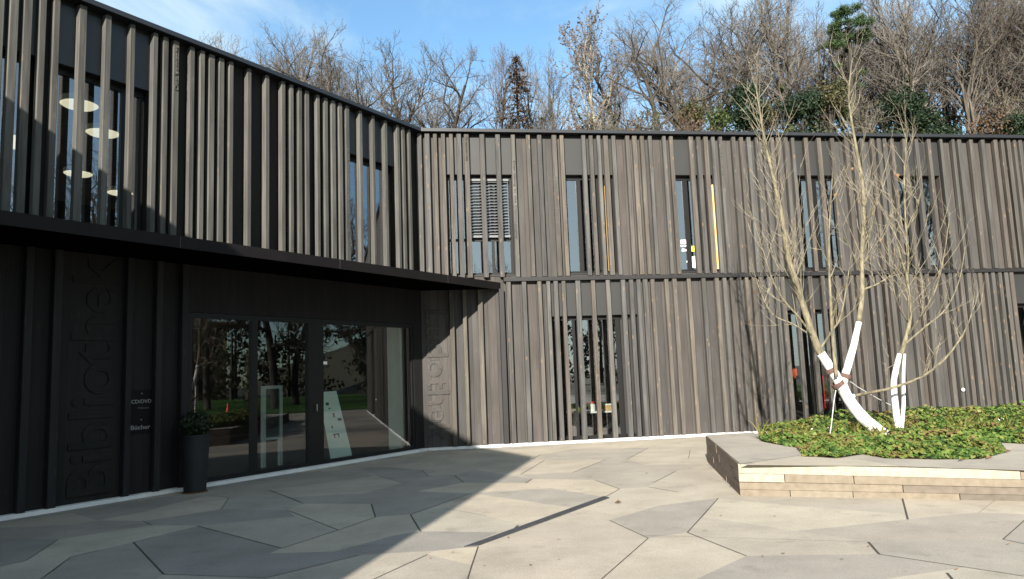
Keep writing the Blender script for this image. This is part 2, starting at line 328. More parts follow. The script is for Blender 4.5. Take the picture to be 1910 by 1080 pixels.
SL = [
 ([a(0,540),a(540,465),a(725,520),a(480,555),a(0,575)],.55),
 ([a(540,465),a(1340,325),a(1520,335),a(1290,395),a(1060,460),a(725,520)],.35),
 ([a(725,520),a(1060,460),a(1290,395),a(1700,350),a(1640,437),a(1070,525)],.66),
 ([a(0,575),a(480,555),a(725,520),a(1070,525),a(1130,555),a(430,662),a(0,655)],.33),
 ([a(0,655),a(430,662),a(195,815),a(0,860)],.22),
 ([a(430,662),a(1130,555),a(1470,560),a(990,680),a(525,790),a(240,1010),a(0,1010),a(0,860),a(195,815)],.62),
 ([a(525,790),a(990,680),a(1215,918),a(1050,1030),a(240,1030)],.3),
 ([a(990,680),a(1470,560),b(500,725),b(410,765),b(890,750),b(1330,632),b(1530,600),c(510,727),c(258,842),b(1640,745),b(1080,775),b(380,945),a(1215,918)],.28),
 ([a(1215,918),b(380,945),b(1080,775),b(1640,745),b(1580,772),b(1060,1010),a(1050,1030)],.52),
 ([b(1580,772),b(1640,745),c(258,842),c(362,835),c(318,972)],.74),
 ([b(1580,772),c(318,972),c(275,1110),b(1060,1010)],.46),
 ([b(500,725),b(920,590),b(1195,495),b(1455,475),b(1530,600),b(1330,632),b(890,750),b(410,765)],.7),
 ([a(1470,560),b(600,490),b(920,590),b(500,725)],.47),
 ([a(1070,525),a(1640,437),b(540,442),b(600,490),a(1470,560),a(1130,555)],.28),
 ([a(1640,437),a(1700,350),a(1520,335),b(400,295),b(665,395),b(540,442)],.4),
 ([b(540,442),b(665,395),b(1165,397),b(1195,495),b(920,590),b(600,490)],.62),
 ([b(665,395),b(560,348),b(1120,318),b(1400,240),b(1590,190),b(1780,185),c(262,358),b(1500,305),c(318,437),b(1455,475),b(1195,495),b(1165,397)],.31),
 ([b(400,295),b(1210,190),b(1400,240),b(1120,318),b(560,348)],.58),
 ([a(1520,335),a(1340,325),b(0,285),b(1060,120),b(1130,150),b(1210,190),b(400,295)],.4),
 ([b(1060,120),b(1330,130),b(1540,145),b(1590,190),b(1400,240),b(1210,190),b(1130,150)],.28),
 ([b(1060,120),b(1500,50),c(0,140),c(385,132),c(745,182),c(500,210),c(190,302),b(1590,190),b(1540,145)],.45),
 ([c(385,132),c(560,118),c(825,152),c(745,182)],.72),
 ([c(190,302),c(340,262),c(760,330),c(720,362),c(262,358)],.32),
 ([c(340,262),c(500,210),c(745,182),c(860,192),c(680,298),c(760,330)],.55),
 ([c(190,302),c(500,210),c(340,262)],.42),
 ([c(745,182),c(825,152),c(1060,112),c(1630,100),c(1470,185),c(1310,188),c(860,192)],.45),
 ([c(560,118),c(1300,58),c(1900,34),c(1900,92),c(1630,100),c(1060,112),c(825,152)],.74),
 ([c(680,298),c(860,192),c(1310,188),c(1070,282)],.66),
 ([c(680,298),c(1070,282),c(1310,188),c(1470,185),c(1610,228),c(1230,338),c(760,330)],.45),
 ([b(1500,305),c(262,358),c(720,362),c(760,330),c(1230,338),c(1415,405),c(1300,465),c(900,400),c(318,437)],.7),
 ([c(318,437),c(900,400),c(1300,465),c(1060,545)],.4),
 ([b(1455,475),c(318,437),c(1060,545),c(700,672),c(430,605),c(110,545)],.64),
 ([b(1455,475),c(110,545),c(430,605),c(700,672),c(510,727),b(1530,600)],.58),
 ([c(1300,465),c(1340,476),c(365,832),c(258,842),c(510,727),c(700,672),c(1060,545)],.5),
 ([c(1340,476),c(1300,465),c(1415,405),c(1625,390),dd(292,349),dd(720,300),dd(820,385),dd(630,400),c(1700,530),c(1340,638),c(840,660)],.67),
 ([c(365,832),c(840,660),c(1340,638),c(1628,770),c(1240,1110),c(275,1110),c(318,972),c(362,835)],.57),
 ([c(1340,638),c(1700,530),dd(630,400),dd(500,560),dd(370,688),c(1628,770)],.38),
 ([c(1628,770),dd(370,688),dd(865,885),dd(380,1110),c(1240,1110)],.64),
 ([dd(370,688),dd(500,560),dd(850,610),dd(1280,675),e(0,712),e(360,768),e(450,870),dd(865,885)],.5),
 ([dd(500,560),dd(630,400),dd(1000,440),e(0,490),e(650,530),e(690,578),e(0,652),dd(1280,675),dd(850,610)],.72),
 ([dd(630,400),dd(820,385),dd(1620,390),e(640,402),e(650,530),e(0,490),dd(1000,440)],.52),
 ([e(640,402),e(1430,412),e(1290,520),e(690,578),e(650,530)],.64),
 ([e(1430,412),e(1700,420),e(1700,540),e(1290,520)],.72),
 ([e(690,578),e(1290,520),e(1700,540),e(1700,560),e(1490,745),e(750,760),e(360,768),e(0,712),dd(1280,675),e(0,652)],.45),
 ([e(1490,745),e(1700,560),e(1700,790)],.42),
 ([e(360,768),e(750,760),e(1490,745),e(1700,790),e(1700,1060),e(1180,980),e(450,870)],.38),
 ([dd(865,885),e(450,870),e(1180,980),e(500,1080),e(300,1110),dd(380,1110)],.36),
 ([e(1180,980),e(1700,1060),e(1700,1130),e(1090,1130),e(1020,1028)],.6),
 ([e(500,1080),e(1180,980),e(1020,1028),e(1090,1130),e(300,1130)],.62),
 ([c(1470,185),c(1630,100),c(1900,92),c(1900,34),dd(520,-127),dd(528,118),c(1610,228)],.66),
 ([c(1230,338),c(1610,228),dd(528,118),dd(270,175),c(1665,360),c(1625,390),c(1415,405)],.42),
 ([dd(270,175),dd(528,118),dd(720,300),dd(292,349),c(1625,390),c(1665,360)],.58),
]
mb = MB()
for poly, tone in SL:
    pts = [on_level(x, y, .004) for x, y in poly]
    t = tone + rng.uniform(-.04,.04); mb.face(pts, (t, rng.random(), rng.random()))
sl = mb.build('plaza_slabs', M['slab']); tag(sl, kind='structure')
for p in sl.data.polygons:
    if p.normal.z < 0: p.flip()
JO = [(a(430,662),a(195,815)),(a(195,815),a(0,860)),(a(525,790),a(260,985)),(a(525,790),a(740,740)),(a(990,680),a(1215,918),1.7),(a(990,680),a(1150,640)),(a(1060,523),a(1130,555)),(a(1640,437),a(1700,350)),
 (a(1470,560),b(500,725)),(b(540,442),b(920,590)),(b(410,295),b(665,395)),(b(500,725),b(920,590)),(b(920,590),b(1195,495)),(b(1165,397),b(1195,495),1.8),(b(1455,475),b(1530,600),1.6),(b(1455,475),c(318,437)),(b(1215,192),b(1400,240)),
 (b(1540,145),b(1590,190)),(b(1780,185),c(262,358),1.3),(b(380,945),b(1080,775)),(a(1215,918),b(380,945)),(c(720,362),c(765,330),1.5),(c(680,298),c(860,192)),(c(770,180),c(825,152)),(c(1070,282),c(1310,188)),(c(1470,185),c(1630,100)),
 (c(1230,338),c(1415,405)),(c(1415,405),c(1310,463)),(c(1665,360),dd(270,175)),(c(1625,390),dd(292,349)),(c(1340,638),c(1628,770)),(c(1628,770),c(1240,1110)),(dd(370,688),dd(630,400),1.2),(dd(370,688),dd(865,885),1.2),
 (c(365,832),c(318,972),1.2),(c(318,972),c(275,1110),1.2),(b(1580,772),b(1060,1010)),(e(645,402),e(690,578),2.0),(e(360,768),e(450,870),2.2),(e(450,870),e(1180,980)),(e(1180,980),e(1700,1060)),(e(1490,745),e(1700,560)),(e(1490,745),e(1700,790)),(e(1020,1028),e(1090,1110),2),
 (dd(380,65),dd(392,-5)),(c(620,712),c(662,675),2.2),(c(110,545),c(430,605),.5),(dd(0,712),e(360,768),.4),(e(1430,412),e(1290,520),.4)]
mb = MB()
for j in JO:
    p, q = on_level(*j[0], .008), on_level(*j[1], .008); wd = .0045*(j[2] if len(j) > 2 else 1)
    n = (q-p).cross(Vector((0,0,1))).normalized()*wd
    mb.face([p-n, q-n, q+n, p+n])
jt = mb.build('paving_joints', simple('open_joint', (.07,.062,.055), .9, .1)); tag(jt, kind='structure')
for p in jt.data.polygons:
    if p.normal.z < 0: p.flip()
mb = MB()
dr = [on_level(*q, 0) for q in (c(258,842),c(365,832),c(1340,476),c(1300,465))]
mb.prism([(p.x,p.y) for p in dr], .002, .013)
o = mb.build('edge_shadow_strip', M['edge_shadow']); tag(o, 'long dark tapering strip painted as edge shadow on the sunlit paving', 'painted shadow')  # flush dark strip painted in for the shadow of a raised slab edge

# ------------------------------------------------------------------ library building
bld = empty('library_building', (O.x, O.y, 0))
tag(bld, 'two storey library clad in dark timber battens with a folded entrance front', 'building')
BI = Matrix.Translation((-O.x, -O.y, 0))
def part(mbx, name, m, mat=None, parent=None, smooth=False):
    o = mbx.build(name, m, None, None, smooth)
    o.parent = parent or bld
    o.matrix_parent_inverse = Matrix.Identity(4)
    base = BI @ (mat if mat is not None else Matrix.Identity(4))
    if parent is None: o.matrix_basis = base
    return o
def sub(mbx, name, m, parent, smooth=False):   # sub-part in the same local frame as its part
    o = mbx.build(name, m, parent, None, smooth); return o
H, HC, HCB = 7.31, 3.72, 3.57
TL0, TR1 = -11.6, 22.0
def wall_mesh(x0, x1, z0, z1, holes, th=.3):
    mb = MB()
    X = sorted({x0, x1} | {min(max(v, x0), x1) for h in holes for v in (h[0], h[1])})
    Z = sorted({z0, z1} | {min(max(v, z0), z1) for h in holes for v in (h[2], h[3])})
    def solid(i, j):
        if i < 0 or j < 0 or i >= len(X)-1 or j >= len(Z)-1: return False
        mx_, mz = (X[i]+X[i+1])/2, (Z[j]+Z[j+1])/2
        return not any(h[0] < mx_ < h[1] and h[2] < mz < h[3] for h in holes)
    for i in range(len(X)-1):
        for j in range(len(Z)-1):
            if not solid(i, j): continue
            xa, xb, za, zb = X[i], X[i+1], Z[j], Z[j+1]
            mb.face([(xa,0,za),(xb,0,za),(xb,0,zb),(xa,0,zb)]); mb.face([(xb,th,za),(xa,th,za),(xa,th,zb),(xb,th,zb)])
            if not solid(i-1, j): mb.face([(xa,th,za),(xa,0,za),(xa,0,zb),(xa,th,zb)])
            if not solid(i+1, j): mb.face([(xb,0,za),(xb,th,za),(xb,th,zb),(xb,0,zb)])
            if not solid(i, j-1): mb.face([(xa,th,za),(xb,th,za),(xb,0,za),(xa,0,za)])
            if not solid(i, j+1): mb.face([(xa,0,zb),(xb,0,zb),(xb,th,zb),(xa,th,zb)])
    return mb
WIN_LU = [(-10.4,-8.02,3.86,6.28),(-7.79,-6.44,3.86,6.28),(-2.13,-.84,3.86,6.28)]
DOOR = (-5.68,-.28,.05,2.80)
WIN_RU = [(.64,2.2,3.9,6.28),(3.47,4.70,3.9,6.28),(6.15,7.32,3.9,6.28),(9.38,10.52,3.9,6.28),(12.03,13.38,3.9,6.28)]
WIN_RL = [(3.0,5.1,.06,2.9),(8.88,10.28,.06,2.9),(15.14,17.2,.06,2.92)]
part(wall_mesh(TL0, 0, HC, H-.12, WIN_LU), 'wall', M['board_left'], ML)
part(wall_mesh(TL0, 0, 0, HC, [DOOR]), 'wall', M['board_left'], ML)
part(wall_mesh(0, TR1, HC+.06, H-.12, WIN_RU), 'wall', M['board_right'], MR)
part(wall_mesh(0, TR1, 0, HC+.06, WIN_RL), 'wall', M['board_right'], MR)
# third wing (out of the frame on the left, its roof edge throws the big shadow)
SH = Vector((math.tan(SUN_AZ), 1)).normalized()*(1/math.tan(SUN_EL))
G0 = Vector((.0825, 14.2105)); C3 = G0 - SH*(H)
E1 = Vector((-.43, .903)).normalized()
k3 = ((O + DL*TL0) - C3).dot(E1)
C3b = C3 + E1*(k3)
W2 = C3 + Vector((-.96,-.28)).normalized()*9
M3 = frame(C3b, (C3-C3b).normalized()); L3 = (C3-C3b).length
part(wall_mesh(0, L3, 0, H-.12, [(2,3.4,.1,2.8),(5,6.3,3.9,6.28)]), 'wall', M['board_right'], M3)
M4 = frame(C3, (W2-C3).normalized())
part(wall_mesh(0.0, 9, 0, H-.12, [(2,3.4,3.9,6.28)]), 'wall', M['board_right'], M4)
mb = MB()
for i in range(28): x = .3+i*L3/29; mb.cbox((x,-.13,.06),(x+.09,-.03,H-.1))
part(mb, 'batten_screen', M['batten'], M3)
bis = -(NL+NR).normalized()
LE = O + DL*TL0; RE = O + DR*TR1
depth = 9.0
kb = depth/(bis.dot(-NL))
back = [LE - NL*depth, O + bis*kb, RE - NR*depth]
foot = [LE, O, RE, back[2], back[1], back[0]]
def inset(pts): return [(p.x, p.y) for p in pts]
Oi = O + bis*(.3/bis.dot(-NL))
inner = [LE - NL*.3, Oi, RE - NR*.3, back[2], back[1], back[0]]
mb = MB(); mb.prism(inset([LE - NL*.02, O+bis*.02, RE-NR*.02, back[2], back[1], back[0]]), H-.34, H-.02); mb.prism(inset([C3, C3b, C3b+Vector((-9,-1)), W2]), H-.3, H-.02)
part(mb, 'roof', M['metal'])
mb = MB(); mb.prism(inset(inner), 6.5, 6.6)
part(mb, 'ceiling', simple('ceiling_board', (.2,.2,.19), .8, .2))
mb = MB(); mb.prism(inset(inner), 3.35, 3.78); part(mb, 'storey_slab', M['inside_floor'])
mb = MB(); mb.prism(inset(inner), -.02, .045); part(mb, 'interior_floor', M['inside_floor'])
# back walls with a band of windows at the far side of the entrance hall
MBL = frame(back[0], DL); LB = (back[1]-back[0]).length
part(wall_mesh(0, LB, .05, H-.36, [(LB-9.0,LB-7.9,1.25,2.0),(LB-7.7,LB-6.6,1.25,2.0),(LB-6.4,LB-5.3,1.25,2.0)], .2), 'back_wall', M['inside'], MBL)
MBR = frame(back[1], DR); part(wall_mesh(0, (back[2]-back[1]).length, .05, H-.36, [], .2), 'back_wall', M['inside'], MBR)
ME = frame(RE, -NR); part(wall_mesh(.3, depth, .05, H-.36, [], .2), 'end_wall', M['board_right'], ME)
# pale inner wall seen through the big entrance pane
mb = MB(); mb.box((-.36,.33,.05),(-.29,.72,3.3)); part(mb, 'inner_wall', M['white_wall'], ML)

# roof edge, floor band, canopy
def edge_band(o0, o1, z0, z1, name, m):
    """band running along left wall, corner, right wall, sticking out from o0 to o1"""
    nb = -bis; s = 1/nb.dot(NL)
    mb = MB()
    mb.prism(inset([O + nb*s*o1, O + nb*s*o0, LE + NL*o0, LE + NL*o1]), z0, z1)
    mb.prism(inset([O + nb*s*o0, O + nb*s*o1, RE + NR*o1, RE + NR*o0]), z0, z1)
    o = part(mb, name, m)
    for p in o.data.polygons: pass
    return o
edge_band(-.25, .21, H-.055, H+.02, 'roof_edge', M['coping'])
mb = MB(); mb.prism(inset([C3b-E1*0+Vector((.02,0)), C3b, C3, C3+Vector((.22,.12))]), H-.075, H+.02); part(mb, 'roof_edge', M['coping'])
OFF = 1.335; rt = OFF/.741
T = O + DR*rt
can = [LE + NL*.0, O + Vector((0,0)), T, LE + NL*OFF - DL*0]
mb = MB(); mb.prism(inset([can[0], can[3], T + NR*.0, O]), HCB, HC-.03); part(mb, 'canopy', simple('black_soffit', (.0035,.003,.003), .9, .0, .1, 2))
# canopy fascia
mb = MB(); f0 = LE + NL*OFF; mb.prism(inset([f0, f0+NL*.03, T+NL*.03+DL*.05, T+NL*0]), HCB-.02, HC); part(mb, 'canopy_fascia', simple('canopy_edge', (.0075,.0062,.0066), .6, .15, .25, 2))
mb = MB(); mb.box((rt+.1,-.15,HC+.01),(TR1,-.002,HC+.10)); part(mb, 'floor_band', M['metal'], MR)
for q_ in (1.9, 4.9, 7.9):
    pc = T - DL*q_ + NL*.0305; mb = MB(); mb.prism(inset([pc, pc+NL*.003, pc+NL*.003-DL*.012, pc-DL*.012]), HCB-.02, HC); part(mb, 'fascia_seam', simple('fascia_joint', (.03,.028,.03), .5, .3))
# downpipe at the canopy end
mb = MB(); mb.box((rt-.02,-.15,.07),(rt+.085,-.02,HCB-.01)); part(mb, 'downpipe', M['metal'], MR)
# plinth
mb = MB(); mb.box((TL0,-.13,0),(.0,-.004,.055)); part(mb, 'plinth', M['plinth'], ML)
mb = MB(); mb.box((.09,-.12,0),(TR1,-.004,.055)); part(mb, 'plinth', M['plinth'], MR)

# --- battens
def LUx(lst, y): return [on_wall(x, y, 'L', .12)[0] for x in lst]
LU = LUx([-62,-44,-20,3], 111.5) + LUx([30,56,83.4,109.2,159,206.2,251.8,294.3], 111.5)
LU += LUx([312.5,332.5,362,381,399.5], 200)
LU += LUx([417,434.6,468.6,501.8,532,547.8,563,576.8,597,611.7,625.5,638.4,651.3,675.7,699.4,722,744.6,754.8,765.7], 255)
LU = [-10.2,-9.9,-9.55,-9.3] + LU[3:]
def RUc(pairs, y, o=.12): return [sum(on_wall(x, y, 'R', o)[0] for x in p)/2 for p in pairs]
RU = RUc([(777.8,787.2),(792.9,801.4),(807,816),(822.5,830.7),(837.6,845.4),(852.4,860),(866.8,874.4),(895.8,903.7),(925,933),(953.4,961.3),(981.7,989.3),(1002.8,1010.7),(1030,1039),(1044.7,1052),(1085,1093),(1098.8,1106.7),(1113.6,1120.9),(1127,1134.6),(1141.6,1149),(1167.4,1175),(1181.6,1188),(1195,1202),(1209.6,1217),
 (1236,1243),(1248.9,1256.4),(1286.3,1294.2),(1300.5,1307.7),(1314,1321.3),(1327.6,1334.5),(1340.8,1348.7),(1366,1372.3),(1381,1387),(1394.3,1401),(1409.4,1415.7),(1424,1430.5),(1438.4,1444.7),(1450.5,1457.5),(1463.2,1470.6),(1476.8,1483.2),(1500.2,1508.4),(1525.2,1532.5),(1550,1557.7),
 (1576.4,1582.7),(1590.5,1597),(1606.3,1612.6),(1625,1633),(1637.7,1644),(1647,1655),(1661.4,1668.6),(1684.3,1692),(1707,1714.2),(1730.6,1737.8),(1752.6,1759.9),(1775.6,1782.5),(1788.2,1794.5),(1809.3,1816.5),(1831.3,1838.6),(1855,1862),(1868,1874.4),(1879.5,1885.8),(1891,1897.4),(1902,1908)], 278.7)
x = RU[-1]
while x < TR1-.5: x += rng.choice([.19,.22,.3,.36]); RU.append(x)
RL = RUc([(945.5,952.8),(974.6,982),(1004,1009.8),(1020,1026.6),(1033.6,1041),(1048.3,1056),(1075.5,1082.9),(1103.6,1111.3),(1131.5,1139),(1160,1167.3),(1175,1182.4),(1188.4,1196),(1201.8,1208.5),(1215,1222.6),(1241,1248.7),(1256,1263.8),(1283,1290.6),(1310.7,1318),(1335,1342.6),(1350,1356.7),(1363,1370),(1377.7,1385),(1391.8,1398),(1405.6,1412),(1419,1426),(1433,1439.8),(1447,1454)], 550.3)
RL += RUc([(1456.8,1464),(1482,1489),(1508.7,1515.6),(1532,1538.6),(1559.7,1566),(1574.8,1581),(1586.8,1593),(1600,1605.6),(1622,1629),(1635,1641.5),(1648.8,1655),(1661,1667.6),(1674,1680),(1697.5,1703.8),(1716,1723),(1728,1734),(1756.4,1764),(1770,1778),(1779.5,1786),(1791,1798.5),(1805.5,1812),(1816.5,1824),(1827.5,1834),(1839,1846),(1851,1858),(1863.6,1870.6),(1875.5,1883),(1886,1893)], 531.5)
RL += RUc([(841.7,850),(866,873.7),(896,904)], 693)
x = 17.3
while x < TR1-.5: RL.append(x); x += rng.choice([.19,.22,.3])
LLr = [on_wall(x, 789, 'L', .12)[0] for x in (53,108,244,300,349)] + [-9.4,-10.3,-8.95]
BAT = []      # (frame, x0, x1, z0, z1, depth0, material)
wl_, wr_ = .088, .098
for t in LU: BAT.append(('L', t-wl_, t, HC+.03, H-.08, 'batten_grey'))
for t in RU: BAT.append(('R', t-wr_/2, t+wr_/2, HC+.115, H-.08, 'batten'))
for t in RL: BAT.append(('R', t-wr_/2, t+wr_/2, .058, (HC+.0 if t > rt+.1 else HCB-.01), 'batten'))
for t in LLr: BAT.append(('L', t-.095, t, .058, HCB-.01, 'batten_shaded'))
def cam_dist(b0):
    o2 = O + (DL if b0[0] == 'L' else DR)*b0[1]; return Vector((o2.x, o2.y)).length + (100 if (b0[1] > 15.6 or b0[1] < -9.25) else 0)
BAT.sort(key=cam_dist)
rest = {'batten': MB()}
for i, (sd, x0, x1, z0, z1, mt) in enumerate(BAT):
    wv = rng.choice([-.008,-.003,0,.003,.008,.012]); x0 -= wv; x1 += wv*.4; y0 = -.13+rng.uniform(-.004,.006)
    if i < 100:
        mb = MB(); mb.cbox((0,y0,z0),(x1-x0,-.025,z1))
        part(mb, 'batten', M[mt], (ML if sd == 'L' else MR) @ Matrix.Translation((x0,0,0)))
    else:
        rest.setdefault(mt+sd, MB()).cbox((x0,y0,z0),(x1,-.025,z1))
for k, mbx in rest.items():
    if mbx.v: o = part(mbx, 'batten_screen', wood('batten_timber_far', [(.054,.053,.051),(.066,.061,.056),(.064,.055,.048),(.057,.055,.053),(.075,.063,.052)], boards=.13, knots=.6), ML if k.endswith('L') else MR); tag(o, kind='stuff')

# --- lintel panels above the upper windows
for ws, MM, mt, top in ((WIN_LU, ML, 'panel_left', H-.13), (WIN_RU, MR, 'panel', H-.13), (WIN_RL, MR, 'panel', HC-.01)):
    for (x0, x1, z0, z1) in ws:
        mb = MB(); mb.box((x0,-.016,z1+.004),(x1,-.003,top)); part(mb, 'lintel_panel', M[mt], MM)
# --- windows
def window(MM, hole, mull=(), rails=(), name='window', gm='glass', setback=.12, fw=.07):
    x0, x1, z0, z1 = hole
    mb = MB(); y0, y1 = setback, setback+.07
    g = .006
    mb.box((x0+g,y0,z0+g),(x0+fw,y1,z1-g)); mb.box((x1-fw,y0,z0+g),(x1-g,y1,z1-g))
    mb.box((x0+fw,y0,z1-fw*1.3),(x1-fw,y1,z1-g)); mb.box((x0+fw,y0,z0+g),(x1-fw,y1,z0+fw))
    fr = part(mb, name, M['frame'], MM)
    for q in mull:
        if isinstance(q, tuple): mx_, hw = q
        else: mx_, hw = q, .035
        m2 = MB(); m2.box((mx_-hw,y0+.004,z0+fw),(mx_+hw,y1-.004,z1-fw*1.3)); sub(m2, 'mullion', M['frame'], fr)
    for zz in rails:
        m2 = MB(); m2.box((x0+fw,y0+.008,zz-.03),(x1-fw,y1-.008,zz+.03)); sub(m2, 'rail', M['frame'], fr)
    m2 = MB(); yy = (y0+y1)/2
    m2.face([(x0+fw*.6,yy,z0+fw*.6),(x1-fw*.6,yy,z0+fw*.6),(x1-fw*.6,yy,z1-fw*.6),(x0+fw*.6,yy,z1-fw*.6)])
    sub(m2, 'pane', M[gm], fr)
    m2 = MB(); m2.box((x0+.01,-.02,z0-.03),(x1-.01,setback-.002,z0+.004)); sub(m2, 'sill', M['metal'], fr)
    return fr
window(ML, WIN_LU[0], [-9.2]); window(ML, WIN_LU[1], [-6.75]); window(ML, WIN_LU[2], [-1.35])
w1 = window(MR, WIN_RU[0], [1.1,1.72], [4.75])
w2 = window(MR, WIN_RU[1], [(3.83,.05),(4.18,.03)], [])
w3 = window(MR, WIN_RU[2], [(6.52,.06),(6.74,.03)], [])
w4 = window(MR, WIN_RU[3], [(9.95,.05)], []); w5 = window(MR, WIN_RU[4], [(12.75,.05)], [])
window(MR, WIN_RL[0], [(3.55,.03),(4.62,.05)], []); window(MR, WIN_RL[1], [9.5]); window(MR, WIN_RL[2], [16.0])
# solid vent leaf on the ground-floor window and at the upper windows
mb = MB(); mb.box((4.68,.10,.13),(5.02,.16,2.80)); part(mb, 'vent_leaf', M['panel'], MR)
for xa, xb in ((4.22,4.62),(6.78,7.24)):
    mb = MB(); mb.box((xa,.10,3.98),(xb,.15,6.18)); part(mb, 'vent_leaf', M['frame'], MR)
for xp, y0, y1 in ((1135,346,505),(1334.5,345,502)):
    t, ht = on_wall(xp, (y0+y1)/2, 'R', -.02); 
    _, za = on_wall(xp+4, y1, 'R', -.02); _, zb = on_wall(xp-4, y0, 'R', -.02)
    mb = MB(); mb.box((t-.035,-.012,za),(t+.035,.09,zb)); part(mb, 'timber_reveal', M['light_wood'], MR)
# blind on the first window
mb = MB(); z = 6.10
while z > 4.86:
    mb.face([(1.16,.03,z),(2.11,.03,z),(2.11,.075,z+.032),(1.16,.075,z+.032)]); z -= .072
mb.box((1.15,.03,4.79),(2.12,.08,4.84)); mb.box((1.15,.03,6.14),(2.12,.09,6.19))
part(mb, 'blind', M['blind'], MR)

# --- entrance glazing
x0, x1, z0, z1 = DOOR
tm = [on_wall(x, 700, 'L', -.01)[0] for x in (349,357,470,480,575,603,766,775)]
mb = MB(); y0, y1 = .012, .10
mb.box((x0+.005,y0,z1-.09),(x1-.005,y1,z1-.005)); mb.box((x0+.005,y0,z0+.005),(x1-.005,y1,z0+.07))
mb.box((x0+.005,y0,z0+.07),(x0+.07,y1,z1-.09)); mb.box((x1-.06,y0,z0+.07),(x1-.005,y1,z1-.09))
fr = part(mb, 'entrance_glazing', M['frame'], ML)
segs = [(x0+.07,tm[2]),(tm[3],tm[4]),(tm[5],x1-.06)]
for (p, q) in ((tm[2],tm[3]),(tm[4],tm[5])):
    m2 = MB(); m2.box((p,y0-.01,z0+.07),(q,y1-.01,z1-.09)); sub(m2, 'mullion', M['frame'], fr)
for p, q in segs:
    m2 = MB(); m2.face([(p-.01,.05,z0+.06),(q+.01,.05,z0+.06),(q+.01,.05,z1-.08),(p-.01,.05,z1-.08)]); sub(m2, 'pane', M['door_glass'], fr)
m2 = MB(); hx = (tm[4]+tm[5])/2-.02; m2.tube([(hx,.003,1.05),(hx,-.04,1.05),(hx,-.04,1.18),(hx,.003,1.18)],.009,8); sub(m2, 'door_handle', simple('brushed_steel', (.5,.5,.48), .3, .5, .05, 5, 1.0), fr)
m2 = MB(); m2.box((tm[5]+.02,.042,1.93),(tm[5]+.13,.047,1.985)); sub(m2, 'door_sticker', M['white'], fr)

# --- relief lettering
def wall_text_matrix(MM, x, z, out, up_dir):
    # up_dir +1: text reads upwards (letter tops towards -x); -1: reads downwards (tops towards +x)
    if up_dir > 0: ax, ay = Vector((0,0,1)), Vector((-1,0,0))
    else: ax, ay = Vector((0,0,-1)), Vector((1,0,0))
    az = Vector((0,-1,0))
    m = Matrix(((ax.x,ay.x,az.x,x),(ax.y,ay.y,az.y,-out),(ax.z,ay.z,az.z,z),(0,0,0,1)))
    return BI @ MM @ m
def lettering(body, MM, x, z, out, up, length, height, m, ext, bold=0.0, label=None):
    o = text_mesh(body, 'relief_lettering', m, ext, None, length, height, None, bold); o.parent = bld; o.matrix_basis = wall_text_matrix(MM, x, z, out, up)
    return o
lettering('Bibliothek', ML, -6.86, .14, .008, 1, 3.40, .62, M['board_left'], .014, .012)
lettering('Ludothek', MR, .10, 3.12, .008, -1, 2.94, .50, M['board_right'], .014, .012)
for body, sd, px, ya, yb, up in (('Der Verdacht','L',326,167,84,1),('Pole der Windmühle Luft','L',647,432,275,1),('Liebe ist nach Haus erlebt','R',1040,330,440,-1),('Winde um die Ecke','R',1345.5,262,350,-1),
      ('Der Gang in die Dämmerung','R',958.5,300,445,-1),('Das wunderbare Leben','R',871,255,300,-1),('Ronja Räubertochter','R',1268,505,420,1),('Pippi, Kalle und die anderen','R',1112,640,745,-1),('Auf der Suche nach dem Licht','R',1506,285,440,-1)):
    t0, za = on_wall(px, ya, sd, .13); t1, zb = on_wall(px, yb, sd, .13); t = (t0+t1)/2
    if sd == 'L': near = min(LU, key=lambda q: abs(q-.044-t))-.044
    else:
        src = RU if ya < 500 else RL
        near = min(src, key=lambda q: abs(q-t))
    body_m = M['batten_grey'] if sd == 'L' else M['batten']
    if abs(near - t) > .12: continue
    hh = .062
    lettering(body, ML if sd == 'L' else MR, near + (hh/2 if up > 0 else -hh/2), za, .129, up, abs(za-zb), hh, body_m, .008)

# --- things hanging on / standing by the walls
def place(o, MM, x, y, z): o.matrix_world = MM @ Matrix.Translation((x, y, z)); return o
sg = empty('direction_sign'); sx0 = on_wall(244, 765, 'L', .02)[0]; sx1 = on_wall(283, 765, 'L', .02)[0]
zs0, zs1 = on_wall(265, 808, 'L', .02)[1], on_wall(265, 727, 'L', .02)[1]
place(sg, ML, 0, 0, 0); tag(sg, 'small black sign with white lettering between dark battens left of the entrance', 'sign')
mb = MB(); mb.box((sx0,-.02,zs0),(sx1,-.004,zs1)); mb.build('sign_plate', simple('black_plate', (.004,.004,.0045), .6, .15), sg)
SGM = Matrix(((1,0,0,0),(0,0,-1,0),(0,1,0,0),(0,0,0,1)))
wsg = sx1-sx0
def sg_text(body, x, z, wd, ht, m):
    text_mesh(body, 'sign_lettering', m, .0015, Matrix.Translation((x,-.0215,z)) @ SGM, wd, ht, sg, .008)
M['sign_white'] = simple('sign_white', (.22,.22,.22), .5, .3, .02); M['sign_grey'] = simple('sign_grey', (.08,.08,.08), .5, .3, .02)
zr = zs1-zs0
sg_text('CD/DVD', sx0+.005, zs0+zr*.69, wsg*.95, .055, M['sign_white']); sg_text('Bücher', sx0-.0+.005, zs0+zr*.09, wsg*.92, .065, M['sign_white'])
sg_text('Filme', sx0+wsg*.35, zs0+zr*.56, wsg*.5, .03, M['sign_grey'])
mb = MB()
for zz in (.9,.30): mb.box((sx0+wsg*.5-.008,-.024,zs0+zr*zz),(sx0+wsg*.5+.008,-.0205,zs0+zr*zz+.016))
mb.build('sign_dot', M['sign_white'], sg)

